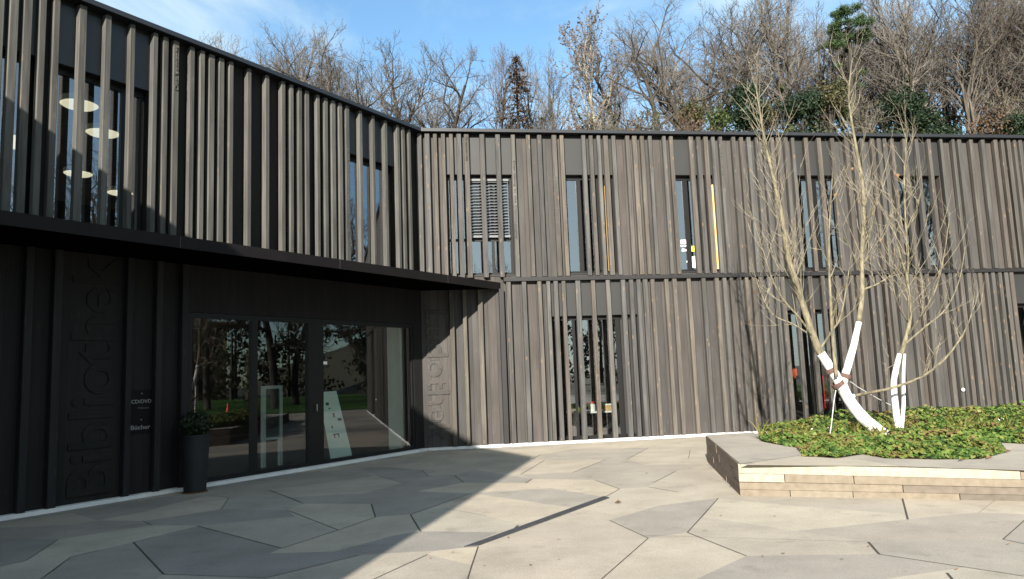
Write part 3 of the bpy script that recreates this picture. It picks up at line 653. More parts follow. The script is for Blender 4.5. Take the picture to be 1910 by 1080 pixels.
pp = on_level(357, 921)
pt = empty('potted_shrub', (pp.x, pp.y + .12, 0)); tag(pt, 'tall dark tapered planter with a clipped shrub beside the glass doors', 'plant pot')
mb = MB(); mb.lathe([(0,.02),(.155,.02),(.16,.025),(.205,.84),(.215,.845),(.215,.87),(.19,.87),(.185,.80),(0,.80)], 28)
mb.build('pot', simple('slate_grey_pot', (.013,.0145,.016), .65, .3, .2, 6), pt, smooth=False)
mb = MB(); mb.lathe([(0,0),(.185,0),(.19,.008),(.19,.018),(0,.019)], 24); mb.build('saucer', simple('clay_saucer', (.14,.07,.035), .7, .3), pt)
def leaf_cloud(mb, n, centre, rad, size, shell=.55, rg=rng, squash=1.0, droop=0.0):
    cx, cy, cz = centre; rx, ry, rz = rad
    for _ in range(n):
        v = Vector((rg.gauss(0,1), rg.gauss(0,1), rg.gauss(0,1))).normalized()
        r_ = shell + (1-shell)*rg.random()
        p = Vector((cx+v.x*rx*r_, cy+v.y*ry*r_, cz+v.z*rz*r_))
        s = size*rg.uniform(.6,1.3)
        nrm = (v + Vector((rg.gauss(0,.6), rg.gauss(0,.6), rg.gauss(0,.6)+.3))).normalized()
        t = nrm.cross(Vector((rg.gauss(0,1), rg.gauss(0,1), rg.gauss(0,1)))).normalized(); q = nrm.cross(t)
        mb.face([p-t*s, p+q*s*.5, p+t*s, p-q*s*.5])
M['box_leaf'] = leaf_mat('box_leaves', [(.01,.018,.008),(.016,.027,.011),(.022,.032,.015)])
mb = MB(); leaf_cloud(mb, 1600, (0,0,1.03), (.25,.25,.22), .03, .3); mb.build('shrub', M['box_leaf'], pt)

# notice board leaning inside the glass
nb_ = empty('notice_board'); place(nb_, ML, 0, 0, 0); tag(nb_, 'pale narrow notice board leaning behind the large entrance pane', 'notice board')
xa, za = on_wall(604, 731, 'L', -.35); xb, _ = on_wall(637, 731, 'L', -.35); xc, zc = on_wall(613, 862, 'L', -.28); xd, _ = on_wall(653, 858, 'L', -.28)
mb = MB(); th = .012
P0 = [(xc,.2,.05),(xd,.2,.05),(xb,.5,za),(xa,.5,za)]
mb.face(P0); mb.face([(p[0],p[1]+th,p[2]) for p in reversed(P0)])
for i in range(4): p, q = P0[i], P0[(i+1)%4]; mb.face([q, p, (p[0],p[1]+th,p[2]), (q[0],q[1]+th,q[2])])
mb.build('board', simple('pale_mint_board', (.8,.88,.84), .6, .3, .05), nb_)
mb = MB()
def onb(u, v): 
    A = Vector(P0[0]).lerp(Vector(P0[1]), u); B = Vector(P0[3]).lerp(Vector(P0[2]), u); return A.lerp(B, v)+Vector((0,-.004,0))
for (u0, u1, v0, v1) in ((.25,.42,.8,.84),(.35,.45,.74,.76),(.5,.6,.62,.68),(.7,.9,.56,.6),(.3,.38,.46,.5),(.3,.62,.36,.38),(.34,.4,.32,.36),(.55,.6,.32,.36)):
    mb.face([onb(u0,v0),onb(u1,v0),onb(u1,v1),onb(u0,v1)])
mb.build('notice', simple('dark_print', (.05,.055,.06), .7, .2), nb_)
# display frame inside
df = empty('display_stand'); place(df, ML, 0, 0, 0); tag(df, 'thin pale upright frame standing behind the middle glass door', 'display stand')
xa, za = on_wall(489, 720, 'L', -.7); xb, _ = on_wall(526, 720, 'L', -.7)
mb = MB(); 
mb.box((xa,.68,.06),(xa+.07,.74,za)); mb.box((xb-.07,.68,.06),(xb,.74,za)); mb.box((xa+.07,.68,za-.06),(xb-.07,.74,za)); mb.box((xa+.07,.69,.55),(xb-.07,.73,.60))
mb.build('frame', simple('pale_grey_frame', (.4,.42,.42), .5, .3, .05), df)
mb = MB(); mb.box((xa+.07,.705,.60),(xb-.07,.715,za-.06)); mb.build('poster', simple('dark_poster', (.03,.035,.035), .3, .5, .4, 3), df)

# ceiling lamps in the upper left room
for i, (px, py, lab) in enumerate(((148,193,'largest round glowing ceiling lamp in the upper left window'),(192,246,'round ceiling lamp right of the largest one in the upper left window'),(146,322,'lower round ceiling lamp above the window corner with tree reflections'),(224,358,'smallest round ceiling lamp, far back in the upper left window'))):
    p = on_level(px, py, 6.42)
    lm = empty('ceiling_lamp', p); tag(lm, lab, 'lamp', 'round ceiling lamps in the upper room')
    mb = MB(); mb.lathe([(0,-.05),(.25,-.05),(.28,-.02),(.28,.0)], 28); mb.build('lamp_shade', M['lamp'], lm)
    mb = MB(); mb.lathe([(.285,-.025),(.295,-.025),(.295,.07),(.15,.075)], 28); mb.build('rim', M['white'], lm)
for i, px in enumerate((26,52)):
    p = on_level(px, 265, 6.3)
    lm = empty('wall_light', p, .98); tag(lm, ('left' if i == 0 else 'right')+' one of two small square lights at the far left upper window', 'lamp', 'small square lights')
    mb = MB(); mb.cbox((-.13,-.03,-.13),(.13,.0,.13)); mb.build('diffuser', M['lamp'], lm)
    mb = MB(); mb.cbox((-.15,.002,-.15),(.15,.05,.15)); mb.build('housing', M['white'], lm)

# table with goods behind the lower window
tb = empty('craft_table'); place(tb, MR, 0, 0, .045); tag(tb, 'white topped table on white legs behind the tall ground floor window', 'table')
zt = on_wall(1110, 767, 'R', -.75)[1] - .045
ta = on_wall(1066, 770, 'R', -.75)[0]; tz = on_wall(1168, 770, 'R', -.75)[0]
mb = MB(); mb.box((ta,.6,zt-.035),(tz,1.3,zt)); mb.build('table_top', M['white'], tb)
for xx, yy in ((ta+.03,.63),(tz-.09,.63),(ta+.16,1.22),(tz-.09,1.22)):
    mb = MB(); mb.box((xx,yy,0),(xx+.06,yy+.05,zt-.036)); mb.build('leg', M['white'], tb)
def good(name, label, cat, px, wd, ht, dp, m, capm=None, lathe=False):
    t = on_wall(px, 765, 'R', -.75)[0]
    o = empty(name); place(o, MR, t, .75, zt+.046); tag(o, label, cat)
    mb = MB()
    if lathe: mb.lathe([(0,0),(wd*.5,0),(wd*.5,ht*.75),(wd*.3,ht*.82),(wd*.3,ht*.86),(0,ht*.86)], 16)
    else: mb.cbox((-wd/2,0,0),(wd/2,dp,ht))
    mb.build('body', m, o)
    if capm:
        mb = MB()
        if lathe: mb.lathe([(0,ht*.865),(wd*.42,ht*.865),(wd*.42,ht*1.05),(0,ht*1.07)], 16)
        else: mb.cbox((-wd/2-.004,-.004,ht+.001),(wd/2+.004,dp+.004,ht+.03))
        mb.build('lid', capm, o)
    return o
M['yellow'] = simple('yellow_green_card', (.62,.66,.06), .6, .3, .1); M['red'] = simple('red_plastic', (.6,.03,.03), .4, .4, .1); M['wicker'] = simple('tan_wicker', (.5,.33,.16), .8, .2, .5, 40)
good('paint_box', 'yellow green box on the left end of the craft table', 'box', 1080, .22, .11, .2, M['yellow'], simple('blue_lid', (.04,.1,.3), .5, .3))
good('canister', 'white canister with a red top on the craft table', 'canister', 1104, .17, .22, .16, M['white'], M['red'], True)
good('basket', 'tan woven basket on the right of the craft table', 'basket', 1139, .3, .13, .2, M['wicker'], M['white'])
# paper signs in the upper window
M['mint'] = simple('pale_green_paper', (.62,.78,.6), .7, .2, .05)
ps = empty('paper_display'); place(ps, MR, 0, 0, 0); tag(ps, 'white and pale green paper cut-outs stuck inside the upper window', 'paper display')
def wp(x, y): t, z = on_wall(x, y, 'R', -.145); return (t, .145, z)
f = lambda X, Y: wp(1240+X/12, 430+Y/12)
def sheet(pts, nm, m):
    mb = MB(); q = [f(*p) for p in pts]; mb.face(list(reversed(q)) if False else q); mb.face([(v[0],v[1]+.004,v[2]) for v in reversed(q)])
    n = len(q)
    for i in range(n): p, r_ = q[i], q[(i+1)%n]; mb.face([r_, p, (p[0],p[1]+.004,p[2]), (r_[0],r_[1]+.004,r_[2])])
    mb.build(nm, m, ps)
sheet([(350,300),(350,210),(580,205),(590,320),(545,320),(540,295)], 'white_sheet', M['white']); sheet([(360,365),(355,325),(545,325),(545,345)], 'white_sheet', M['white'])
sheet([(380,465),(395,390),(470,430),(560,385),(600,350),(600,450)], 'white_sheet', M['white']); sheet([(600,470),(595,345),(715,345),(725,468)], 'yellow_sheet', M['yellow'])
sheet([(565,835),(560,712),(480,712),(530,600),(690,565),(710,835)], 'green_sheet', M['mint'])
# coloured cloths behind the lower right window
def cloth(label, px0, px1, y0, y1, col, ph):
    t0, zt_ = on_wall(px0, y0, 'R', -.4); t1, _ = on_wall(px1, y0, 'R', -.4); _, zb = on_wall((px0+px1)/2, y1, 'R', -.4)
    mb = MB(); n, k = 14, 10; wd = abs(t1-t0)
    for j in range(k+1):
        v = j/k
        for i in range(n+1):
            u = i/n; x_ = t0 + wd*(u*(.65+.35*v)+.12*(1-v)) + .03*v*math.sin(3*v+ph); y_ = .42 + .035*math.sin(u*18+ph)*(.4+v)
            mb.v.append((x_, y_, zt_+(zb-zt_)*v + .05*v*math.sin(u*5+ph)))
    for j in range(k):
        for i in range(n): q = j*(n+1)+i; mb.f.append((q, q+1, q+n+2, q+n+1))
    o = mb.build('hanging_cloth', simple('dyed_cloth', col, .85, .1, .2, 8), None, None, True); o.matrix_world = MR.copy()
    so = o.modifiers.new('s', 'SOLIDIFY'); so.thickness = .006
    tag(o, label, 'cloth', 'coloured cloths in the lower window')
cloth('long red cloth hanging behind the lower window beside the white trunk', 1533, 1547, 700, 765, (.6,.025,.03), 0)
cloth('green cloth hanging left of the red one in the lower window', 1513, 1527, 703, 778, (.02,.3,.08), 1)
cloth('dark blue cloth hanging lowest of the cloths in the lower window', 1541, 1553, 755, 790, (.03,.05,.22), 2)
cloth('small orange red cloth hanging highest in the lower window', 1478, 1490, 688, 702, (.6,.09,.03), 3)
mb = MB(); t, z = on_wall(1795, 727, 'R', .14); mb.lathe([(0,0),(.035,.01),(.05,.03),(.03,.055),(0,.06)], 10)
o = mb.build('white_ornament', M['white'], None, None, True); o.matrix_world = MR @ Matrix.Translation((t,-.14,z)) @ Matrix.Rotation(R(90),4,'X'); tag(o, 'small white blob stuck on a batten right of the forked tree', 'knob')
for xa_, xb_ in ((1852,1868),(1863,1880)):
    t0, z1_ = on_wall(xa_, 640, 'R', .03); t1, z0_ = on_wall(xb_, 760, 'R', .03); tt = (t0+t1)/2
    mb = MB(); mb.box((tt-.012,-.04,z0_),(tt+.012,-.004,z1_)); part(mb, 'reflection_strip', simple('reflection_pale_green', (.5,.58,.5), .5, .3), MR)  # thin pale strips painted in for greenish reflections

# ------------------------------------------------------------------ raised planter
pl = empty('raised_planter', (2.73, 9.27, 0)); tag(pl, 'low raised bed edged with layered stone courses and a concrete top', 'planter')
A_, B_ = Vector((2.73,9.27,.395)), Vector((3.2,12.6,.44)); C_, D_, E_ = Vector((9.4,6.86,.27)), Vector((16,13.5,.4)), Vector((14,15.2,.45))
stone = []
for i, col in enumerate([(.27,.25,.2),(.165,.138,.105),(.105,.09,.073),(.18,.155,.118),(.125,.105,.085)]):
    stone.append(simple('stone_course', col, .8, .2, .18, 14, bump=.2))
def quad_course(P, Q, s0, s1, z0f, z1f, out, mbx):
    """block on the face P->Q between fractions s0..s1 and height fractions z0f..z1f, standing out by out"""
    dvec = (Q-P); n = Vector((dvec.y, -dvec.x, 0)).normalized()
    lx = dvec.length; g = .004
    pts = []
    for s, zz in ((s0,z0f),(s1,z0f),(s1,z1f),(s0,z1f)):
        p = P.lerp(Q, s); h = P.z + (Q.z-P.z)*s
        pts.append(Vector((p.x, p.y, h*zz)))
    ou = [p + n*out for p in pts]; inn = [p - n*.12 for p in pts]
    mbx.face(ou); mbx.face([inn[1],inn[0],inn[3],inn[2]])
    for i in range(4): j = (i+1) % 4; mbx.face([ou[j], ou[i], inn[i], inn[j]])
rows = [(0,.205),(.213,.45),(.458,.70),(.708,.995)]
fronts = {0:[(0,.082,1),(.084,.18,3),(.182,.335,1),(.337,.62,2),(.622,1,0)], 1:[(0,.255,1),(.257,.46,4),(.462,.58,2),(.582,.8,1),(.802,1,2)], 2:[(0,.075,0),(.078,.183,1),(.186,.56,1),(.563,.665,2),(.668,1,4)], 3:[(0,.42,0),(.423,.715,3),(.718,1,4)]}
for r_, (z0_, z1_) in enumerate(rows):
    for bi, (s0, s1, k) in enumerate(fronts[r_]):
        if bi: s0 = fronts[r_][bi-1][1] + .0004
        mbx = MB(); quad_course(A_, C_, s0, s1-.0008, z0_, z1_, [.0,.012,.03,.016][r_] + (.012 if k == 0 else 0), mbx)
        o = mbx.build('stone_block', stone[k], pl); o.matrix_parent_inverse = Matrix.Translation((-2.73,-9.27,0))
mbx = MB(); rr = random.Random(3)
for r_, (z0_, z1_) in enumerate(rows):
    s = 0
    while s < 1:
        s1 = min(1, s+rr.uniform(.25,.5)); s1 = 1 if s1 > .9 else s1
        quad_course(B_, A_, s, s1-.002, z0_, z1_, rr.uniform(-.004,.008), mbx); s = s1
o = mbx.build('side_courses', simple('brown_stone', (.15,.12,.10), .8, .2, .3, 18, bump=.3), pl); o.matrix_parent_inverse = Matrix.Translation((-2.73,-9.27,0))
mbx = MB()
ring = [A_, C_, D_, E_, B_]
inn = [Vector((p.x, p.y, p.z*.99)) for p in ring]
mbx.face([A_ + Vector((.05,.05,.0)), Vector((C_.x,C_.y+.05,C_.z)), D_, E_, B_ + Vector((.05,-.03,0))], (.55,)*3)
def on_top(x, y):     # pixel -> planter top (slightly sloping), by iteration
    h = .4
    for _ in range(4):
        p = on_level(x, y, h); h = top_h(p.x, p.y)
    return Vector((p.x, p.y, h))
def top_h(x, y):
    # plane through A_, B_, C_
    n = (B_-A_).cross(C_-A_); return A_.z - (n.x*(x-A_.x)+n.y*(y-A_.y))/n.z
for v_i in range(len(mbx.v)): x_, y_, z_ = mbx.v[v_i]; mbx.v[v_i] = (x_, y_, top_h(x_, y_)+.002)
o = mbx.build('top_slab', M['slab'], pl); o.matrix_parent_inverse = Matrix.Translation((-2.73,-9.27,0))
# lighter and darker slab facets on top
mbx = MB()
for pts, tn in (([(1381,868),(1500,853),(1545,853),(1600,858),(1681,871)],.7),([(1316,812),(1405,807),(1425,826),(1490,838),(1492,850),(1381,866)],.42),([(1681,871),(1600,858),(1640,850),(1740,858),(1830,858),(1880,842),(1905,830),(1960,860),(1960,880)],.45)):
    q = [on_top(*p_) + Vector((0,0,.006)) for p_ in pts]; mbx.face(q, (tn,)*3)
o = mbx.build('top_slab', M['slab'], pl); o.matrix_parent_inverse = Matrix.Translation((-2.73,-9.27,0))
for p in o.data.polygons:
    if p.normal.z < 0: p.flip()
# back body of the planter
mbx = MB(); 
for P, Q in ((C_,D_),(D_,E_),(E_,B_)):
    mbx.face([(P.x,P.y,0),(Q.x,Q.y,0),(Q.x,Q.y,top_h(Q.x,Q.y)),(P.x,P.y,top_h(P.x,P.y))])
o = mbx.build('side_courses', stone[4], pl); o.matrix_parent_inverse = Matrix.Translation((-2.73,-9.27,0))

# ivy bed
def inside(poly, x, y):
    r_ = False; j = len(poly)-1
    for i in range(len(poly)):
        if (poly[i][1] > y) != (poly[j][1] > y) and x < (poly[j][0]-poly[i][0])*(y-poly[i][1])/(poly[j][1]-poly[i][1])+poly[i][0]: r_ = not r_
        j = i
    return r_
bed_px = [(1420,824),(1452,830),(1488,836),(1500,852),(1560,856),(1610,848),(1650,856),(1740,858),(1830,857),(1876,845),(1862,826),(1905,828),(2000,832)]
bed = [(q.x, q.y) for q in (on_top(*p_) for p_ in bed_px)] + [(13.2,13.6),(10,14.0),(7.5,13.6),(5.5,13.2),(4.6,12.7),(4.0,12.3)]
bx0, bx1 = min(p[0] for p in bed), max(p[0] for p in bed); by0, by1 = min(p[1] for p in bed), max(p[1] for p in bed)
def bed_edge(x, y):
    m_ = 9
    for i in range(len(bed)):
        p, q = Vector(bed[i]), Vector(bed[(i+1)%len(bed)]); dv = q-p; t = max(0, min(1, (Vector((x,y))-p).dot(dv)/dv.length_squared)); m_ = min(m_, (p+dv*t-Vector((x,y))).length)
    return m_
def leaf_mat_patchy(name, cols, trans):
    m = leaf_mat(name, cols, trans); nt = m.node_tree; L = nt.links.new
    ge = [n for n in nt.nodes if n.type == 'NEW_GEOMETRY'][0]; cr = [n for n in nt.nodes if n.type == 'VALTORGB'][0]
    tc = N(nt, 'ShaderNodeTexCoord'); nz = N(nt, 'ShaderNodeTexNoise'); nz.inputs['Scale'].default_value = 1.5; nz.inputs['Detail'].default_value = 3; L(tc.outputs['Object'], nz.inputs['Vector'])
    mr = N(nt, 'ShaderNodeMapRange'); mr.inputs[1].default_value = .33; mr.inputs[2].default_value = .67; mr.inputs[3].default_value = -.28; mr.inputs[4].default_value = .38; L(nz.outputs['Fac'], mr.inputs[0])
    mu = N(nt, 'ShaderNodeMath', operation='MULTIPLY_ADD', use_clamp=True); mu.inputs[1].default_value = .75; L(ge.outputs['Random Per Island'], mu.inputs[0]); L(mr.outputs[0], mu.inputs[2]); L(mu.outputs[0], cr.inputs[0]); return m
M['ivy'] = leaf_mat_patchy('ivy_leaves', [(.028,.065,.014),(.065,.125,.022),(.11,.17,.032),(.165,.19,.045),(.17,.13,.045),(.13,.065,.035)], .25)
M['fern'] = leaf_mat('fern_and_grass', [(.12,.12,.03),(.16,.17,.03),(.22,.17,.07),(.1,.13,.03)], .25)
M['soil'] = simple('bed_soil', (.05,.036,.024), .9, .1, .4, 12)
mb = MB(); mb.face([(x_, y_, top_h(x_, y_)+.012) for x_, y_ in bed]); so = mb.build('soil', M['soil']); tag(so, kind='structure'); 
for p in so.data.polygons:
    if p.normal.z < 0: p.flip()
mb = MB(); rg = random.Random(11); cnt = 0
def bed_height(x, y):
    e0 = bed_edge(x, y)
    return (.04 + .12*min(1, e0/.35))*(.75+.6*mnoise.noise(Vector((x*1.6,y*1.6,3)))+.35*mnoise.noise(Vector((x*4.5,y*4.5,9)))) + .2*min(1, max(0, (y-11.4)/1.6))
while cnt < 22000:
    x_, y_ = rg.uniform(bx0, bx1), rg.uniform(by0, by1)
    if rg.random() > min(1, 9.5/y_)**1.3 or not inside(bed, x_, y_): continue
    hh = max(.03, bed_height(x_, y_)); z_ = top_h(x_, y_) + hh*(1-.75*rg.random()**2.2)
    s = rg.uniform(.016,.042); n_ = Vector((rg.gauss(0,.55), rg.gauss(0,.55)-.25, 1)).normalized()
    t_ = n_.cross(Vector((rg.gauss(0,1), rg.gauss(0,1), .1))).normalized(); q_ = n_.cross(t_); p = Vector((x_, y_, z_))
    fold = n_*s*.3
    # five-pointed leaf folded along the middle
    mb.face([p-t_*s, p-t_*s*.2-q_*s*.85+fold, p+t_*s*.35-q_*s*.6+fold, p+t_*s*1.1, p+t_*s*.35+q_*s*.6+fold, p-t_*s*.2+q_*s*.85+fold])
    cnt += 1
iv = mb.build('ivy_ground_cover', M['ivy']); tag(iv, 'dense green ivy and low perennials covering the raised bed', 'ground cover', kind='stuff')
mb = MB()
for _ in range(230):
    x_, y_ = rg.uniform(bx0, bx1), rg.uniform(11.4, by1)
    if not inside(bed, x_, y_): continue
    z_ = top_h(x_, y_)+.05
    for k in range(rg.randint(5,9)):
        an = rg.uniform(0, 6.28); ln = rg.uniform(.2,.5); dr_ = Vector((math.cos(an), math.sin(an), 0)); prev = Vector((x_, y_, z_)); w0 = rg.uniform(.008,.02)
        sd_ = dr_.cross(Vector((0,0,1)))
        for j in range(4):
            v = (j+1)/4; nx_ = Vector((x_, y_, z_)) + dr_*ln*.7*v + Vector((0,0,ln*(v*1.1-.55*v*v)))
            mb.face([prev-sd_*w0*(1.1-j/4), prev+sd_*w0*(1.1-j/4), nx_+sd_*w0*(1.1-v), nx_-sd_*w0*(1.1-v)]); prev = nx_
fe = mb.build('fern_tufts', M['fern']); tag(fe, 'yellowing fern and grass tufts at the back of the raised bed', 'ground cover', kind='stuff')

# ------------------------------------------------------------------ forked tree in the bed
def bark(name, c0, c1, sc=14):
    m, nt, b = mat_new(name); L = nt.links.new
    tc = N(nt, 'ShaderNodeTexCoord'); mp = N(nt, 'ShaderNodeMapping'); mp.inputs['Scale'].default_value = (1,1,.35); L(tc.outputs['Object'], mp.inputs[0])
    nz = N(nt, 'ShaderNodeTexNoise'); nz.inputs['Scale'].default_value = sc; nz.inputs['Detail'].default_value = 8; L(mp.outputs[0], nz.inputs['Vector'])
    cr = N(nt, 'ShaderNodeValToRGB'); e = cr.color_ramp.elements; e[0].position = .35; e[1].position = .65; e[0].color = (*c0,1); e[1].color = (*c1,1)
    L(nz.outputs['Fac'], cr.inputs[0]); L(cr.outputs[0], b.inputs['Base Color']); b.inputs['Roughness'].default_value = .85; b.inputs['Specular IOR Level'].default_value = .2
    bp = N(nt, 'ShaderNodeBump'); bp.inputs['Strength'].default_value = .5; bp.inputs['Distance'].default_value = .01; L(nz.outputs['Fac'], bp.inputs['Height']); L(bp.outputs['Normal'], b.inputs['Normal'])
    return m
M['bark_front'] = bark('lichen_bark', (.085,.075,.05), (.2,.175,.12), 20)
M['limewash'] = bark('white_limewash', (.46,.45,.43), (.66,.66,.65), 16)
base = on_top(1664, 817); BY = base.y
ft = empty('forked_tree', base); tag(ft, 'bare multi stemmed tree with white painted trunks in the raised bed', 'tree')
IT = Matrix.Translation(-base)
def tpx(pts, dy=None):    # pixel polyline with depth offsets -> points
    out = []
    for i, q in enumerate(pts): out.append(at_depth(q[0], q[1], BY + (q[2] if len(q) > 2 else 0)))
    return out
def smooth_line(P, Rr, n=4):
    out, ro = [], []
    for i in range(len(P)-1):
        p0, p1, p2, p3 = P[max(i-1,0)], P[i], P[i+1], P[min(i+2,len(P)-1)]
        for j in range(n):
            t = j/n; t2, t3 = t*t, t*t*t
            out.append(.5*((2*p1)+(p2-p0)*t+(2*p0-5*p1+4*p2-p3)*t2+(3*p1-p0-3*p2+p3)*t3)); ro.append(Rr[i]+(Rr[i+1]-Rr[i])*t)
    out.append(P[-1]); ro.append(Rr[-1]); return out, ro
m2px = BY/FPX
def limb(mbx, pts, rpx, sides=10, wob=.0):
    P, Rr = smooth_line(tpx(pts), [r_*m2px for r_ in rpx])
    if wob: Rr = [r_*(1+wob*rng.uniform(-1,1)) for r_ in Rr]
    mbx.tube(P, Rr, sides); return P, Rr
white = MB(); brown = MB(); LIMBS = []
limb(white, [(1678,836),(1662,820),(1640,805),(1608,778),(1583,745),(1569,718)], [14,13,11.5,11,10.5,10], 12, .04)
limb(white, [(1572,726),(1560,704),(1546,682),(1531,659)], [9.5,9,8.6,8], 12, .04)
limb(white, [(1569,722),(1578,694),(1592,645,.1),(1602,601,.15)], [9,7.5,6.3,5.2], 12, .04)
limb(white, [(1684,840),(1680,820),(1672,775),(1667,718),(1671,690),(1678,660)], [7,6.5,6,5.6,5.4,4.2], 10, .04)
limb(white, [(1676,840,.1),(1679,820,.1),(1685,757,.1),(1685,701,.1),(1687,660,.1)], [4.2,4,3.6,3.2,2.6], 8, .04)
limb(white, [(1583,742),(1594,738)], [4.6,3.6], 8)
LIMBS.append(limb(brown, [(1531,660),(1521,638),(1500,576),(1483,522),(1470,480),(1457,400,.05),(1443,333,.1),(1427,267,.12),(1416,200,.15),(1408,150,.2)], [7.2,6.8,6,5.6,5,4.2,3.3,2.4,1.6,.7]))
LIMBS.append(limb(brown, [(1602,602,.15),(1608,544,.2),(1607,480,.2),(1611,413,.25),(1609,347,.3),(1593,253,.35),(1583,180,.4),(1590,110,.4)], [5,4.6,4,3.8,3.4,2.4,1.6,.6]))
LIMBS.append(limb(brown, [(1560,704,-.12),(1553,629,-.12),(1549,560,-.15),(1546,480,-.2),(1548,400,-.2),(1553,320,-.25)], [3.4,3.1,2.6,2,1.4,.6]))
LIMBS.append(limb(brown, [(1680,661),(1687,640),(1698,586),(1692,522,.05),(1693,480,.05),(1690,430,.1),(1687,360,.1),(1688,290,.1),(1694,240,.1)], [4.4,4,3.6,3,2.7,2.3,1.7,1.1,.5]))
LIMBS.append(limb(brown, [(1594,738),(1630,731,-.25),(1662,724,-.4),(1717,704,-.5),(1760,672,-.55),(1790,633,-.6),(1810,592,-.6),(1818,545,-.6)], [2.9,2.7,2.4,2.1,1.8,1.3,.9,.4]))
LIMBS.append(limb(brown, [(1529,652,-.02),(1552,617,-.1),(1567,593,-.15),(1578,540,-.2),(1588,470,-.25)], [2.4,2,1.7,1.2,.5]))
LIMBS.append(limb(brown, [(1518,630),(1490,592,-.2),(1462,560,-.3),(1440,520,-.4),(1418,450,-.5),(1395,380,-.55)], [2.2,1.9,1.6,1.3,.9,.4]))
LIMBS.append(limb(brown, [(1516,628),(1480,605,.3),(1440,585,.5),(1415,535,.6),(1400,480,.65)], [1.9,1.6,1.2,.8,.3]))
LIMBS.append(limb(brown, [(1610,540,.2),(1640,528,.3),(1672,505,.4),(1710,470,.45)], [2,1.7,1.3,.5]))
LIMBS.append(limb(brown, [(1690,640),(1725,610,.3),(1765,575,.5),(1790,520,.6),(1800,460,.65)], [2.1,1.7,1.3,.9,.4]))
LIMBS.append(limb(brown, [(1692,628),(1720,585,-.3),(1745,540,-.5),(1760,480,-.55),(1772,400,-.6)], [2,1.7,1.3,.9,.4]))
LIMBS.append(limb(brown, [(1693,600),(1672,560,-.2),(1660,500,-.3),(1655,430,-.35)], [1.6,1.3,.9,.4]))
o = white.build('painted_trunk', M['limewash'], ft, None, True); o.matrix_parent_inverse = IT
# shoots
twb = MB(); lvs = MB(); rt_ = random.Random(5)
def shoot(p, dr_, ln, r0, lev):
    n = 5 if lev == 0 else 3; P = [p.copy()]; dcur = dr_.copy()
    for i in range(n):
        dcur = (dcur + Vector((rt_.gauss(0,.09), rt_.gauss(0,.09), .16 + rt_.gauss(0,.06)))).normalized(); P.append(P[-1] + dcur*ln/n)
    Rr = [r0*(1-.75*i/n) for i in range(n+1)]
    (brown if r0 > .0065 else twb).tube(P, Rr, 5 if r0 > .005 else 3, False)
    if lev < 2:
        for i in range(1, n+1):
            if lev == 0:
                for _ in range(rt_.choice([0,1,1])):
                    dn = (dcur + Vector((rt_.gauss(0,.5), rt_.gauss(0,.5), rt_.gauss(0,.35)))).normalized(); shoot(P[i].lerp(P[i-1], rt_.random()), dn, ln*rt_.uniform(.28,.5), r0*.55, 1)
            elif rt_.random() < .5:
                dn = (dcur + Vector((rt_.gauss(0,.55), rt_.gauss(0,.55), rt_.gauss(0,.4)))).normalized(); shoot(P[i], dn, ln*rt_.uniform(.3,.5), max(.0016, r0*.6), 2)
    if rt_.random() < .006:
        s = rt_.uniform(.02,.04); q = P[-1]; nn = Vector((rt_.gauss(0,1), rt_.gauss(0,1), rt_.gauss(0,1))).normalized(); t_ = nn.cross(Vector((0,0,1))).normalized()
        lvs.face([q, q+t_*s-Vector((0,0,s*.6)), q-Vector((0,0,s*1.9)), q-t_*s*.8-Vector((0,0,s*.8))])
for li, (P, Rr) in enumerate(LIMBS):
    n = len(P); start = int(n*.22) if li != 2 else int(n*.3)
    big = li in (0,1,3)
    for i in range(start, n):
        for _ in range(2 if big else 1):
            if rt_.random() < (.82 if big else .6):
                ax = (P[min(i+1,n-1)]-P[max(i-1,0)]).normalized(); an = rt_.uniform(0, 6.283)
                s1_ = ax.cross(Vector((.3,.9,.2))).normalized(); s2_ = ax.cross(s1_)
                sd_ = s1_*math.cos(an)+s2_*math.sin(an)
                v = (i-start)/max(1,(n-start)); ln = (1.5 if big else .85)*(1-.6*v)*rt_.uniform(.55,1.15)
                dn = (ax*rt_.uniform(.45,.9)+sd_*rt_.uniform(.6,.95)+Vector((0,0,.3))).normalized()
                shoot(P[i], dn, ln, min(Rr[i]*.6, rt_.uniform(.0055,.0095)), 0)
o = brown.build('branches', M['bark_front'], ft, None, True); o.matrix_parent_inverse = IT
o = twb.build('twigs', bark('pale_twigs', (.15,.13,.1), (.24,.21,.16), 8), ft); o.matrix_parent_inverse = IT
o = lvs.build('dry_leaves', leaf_mat('dry_leaves', [(.2,.1,.05),(.28,.15,.07)]), ft); o.matrix_parent_inverse = IT
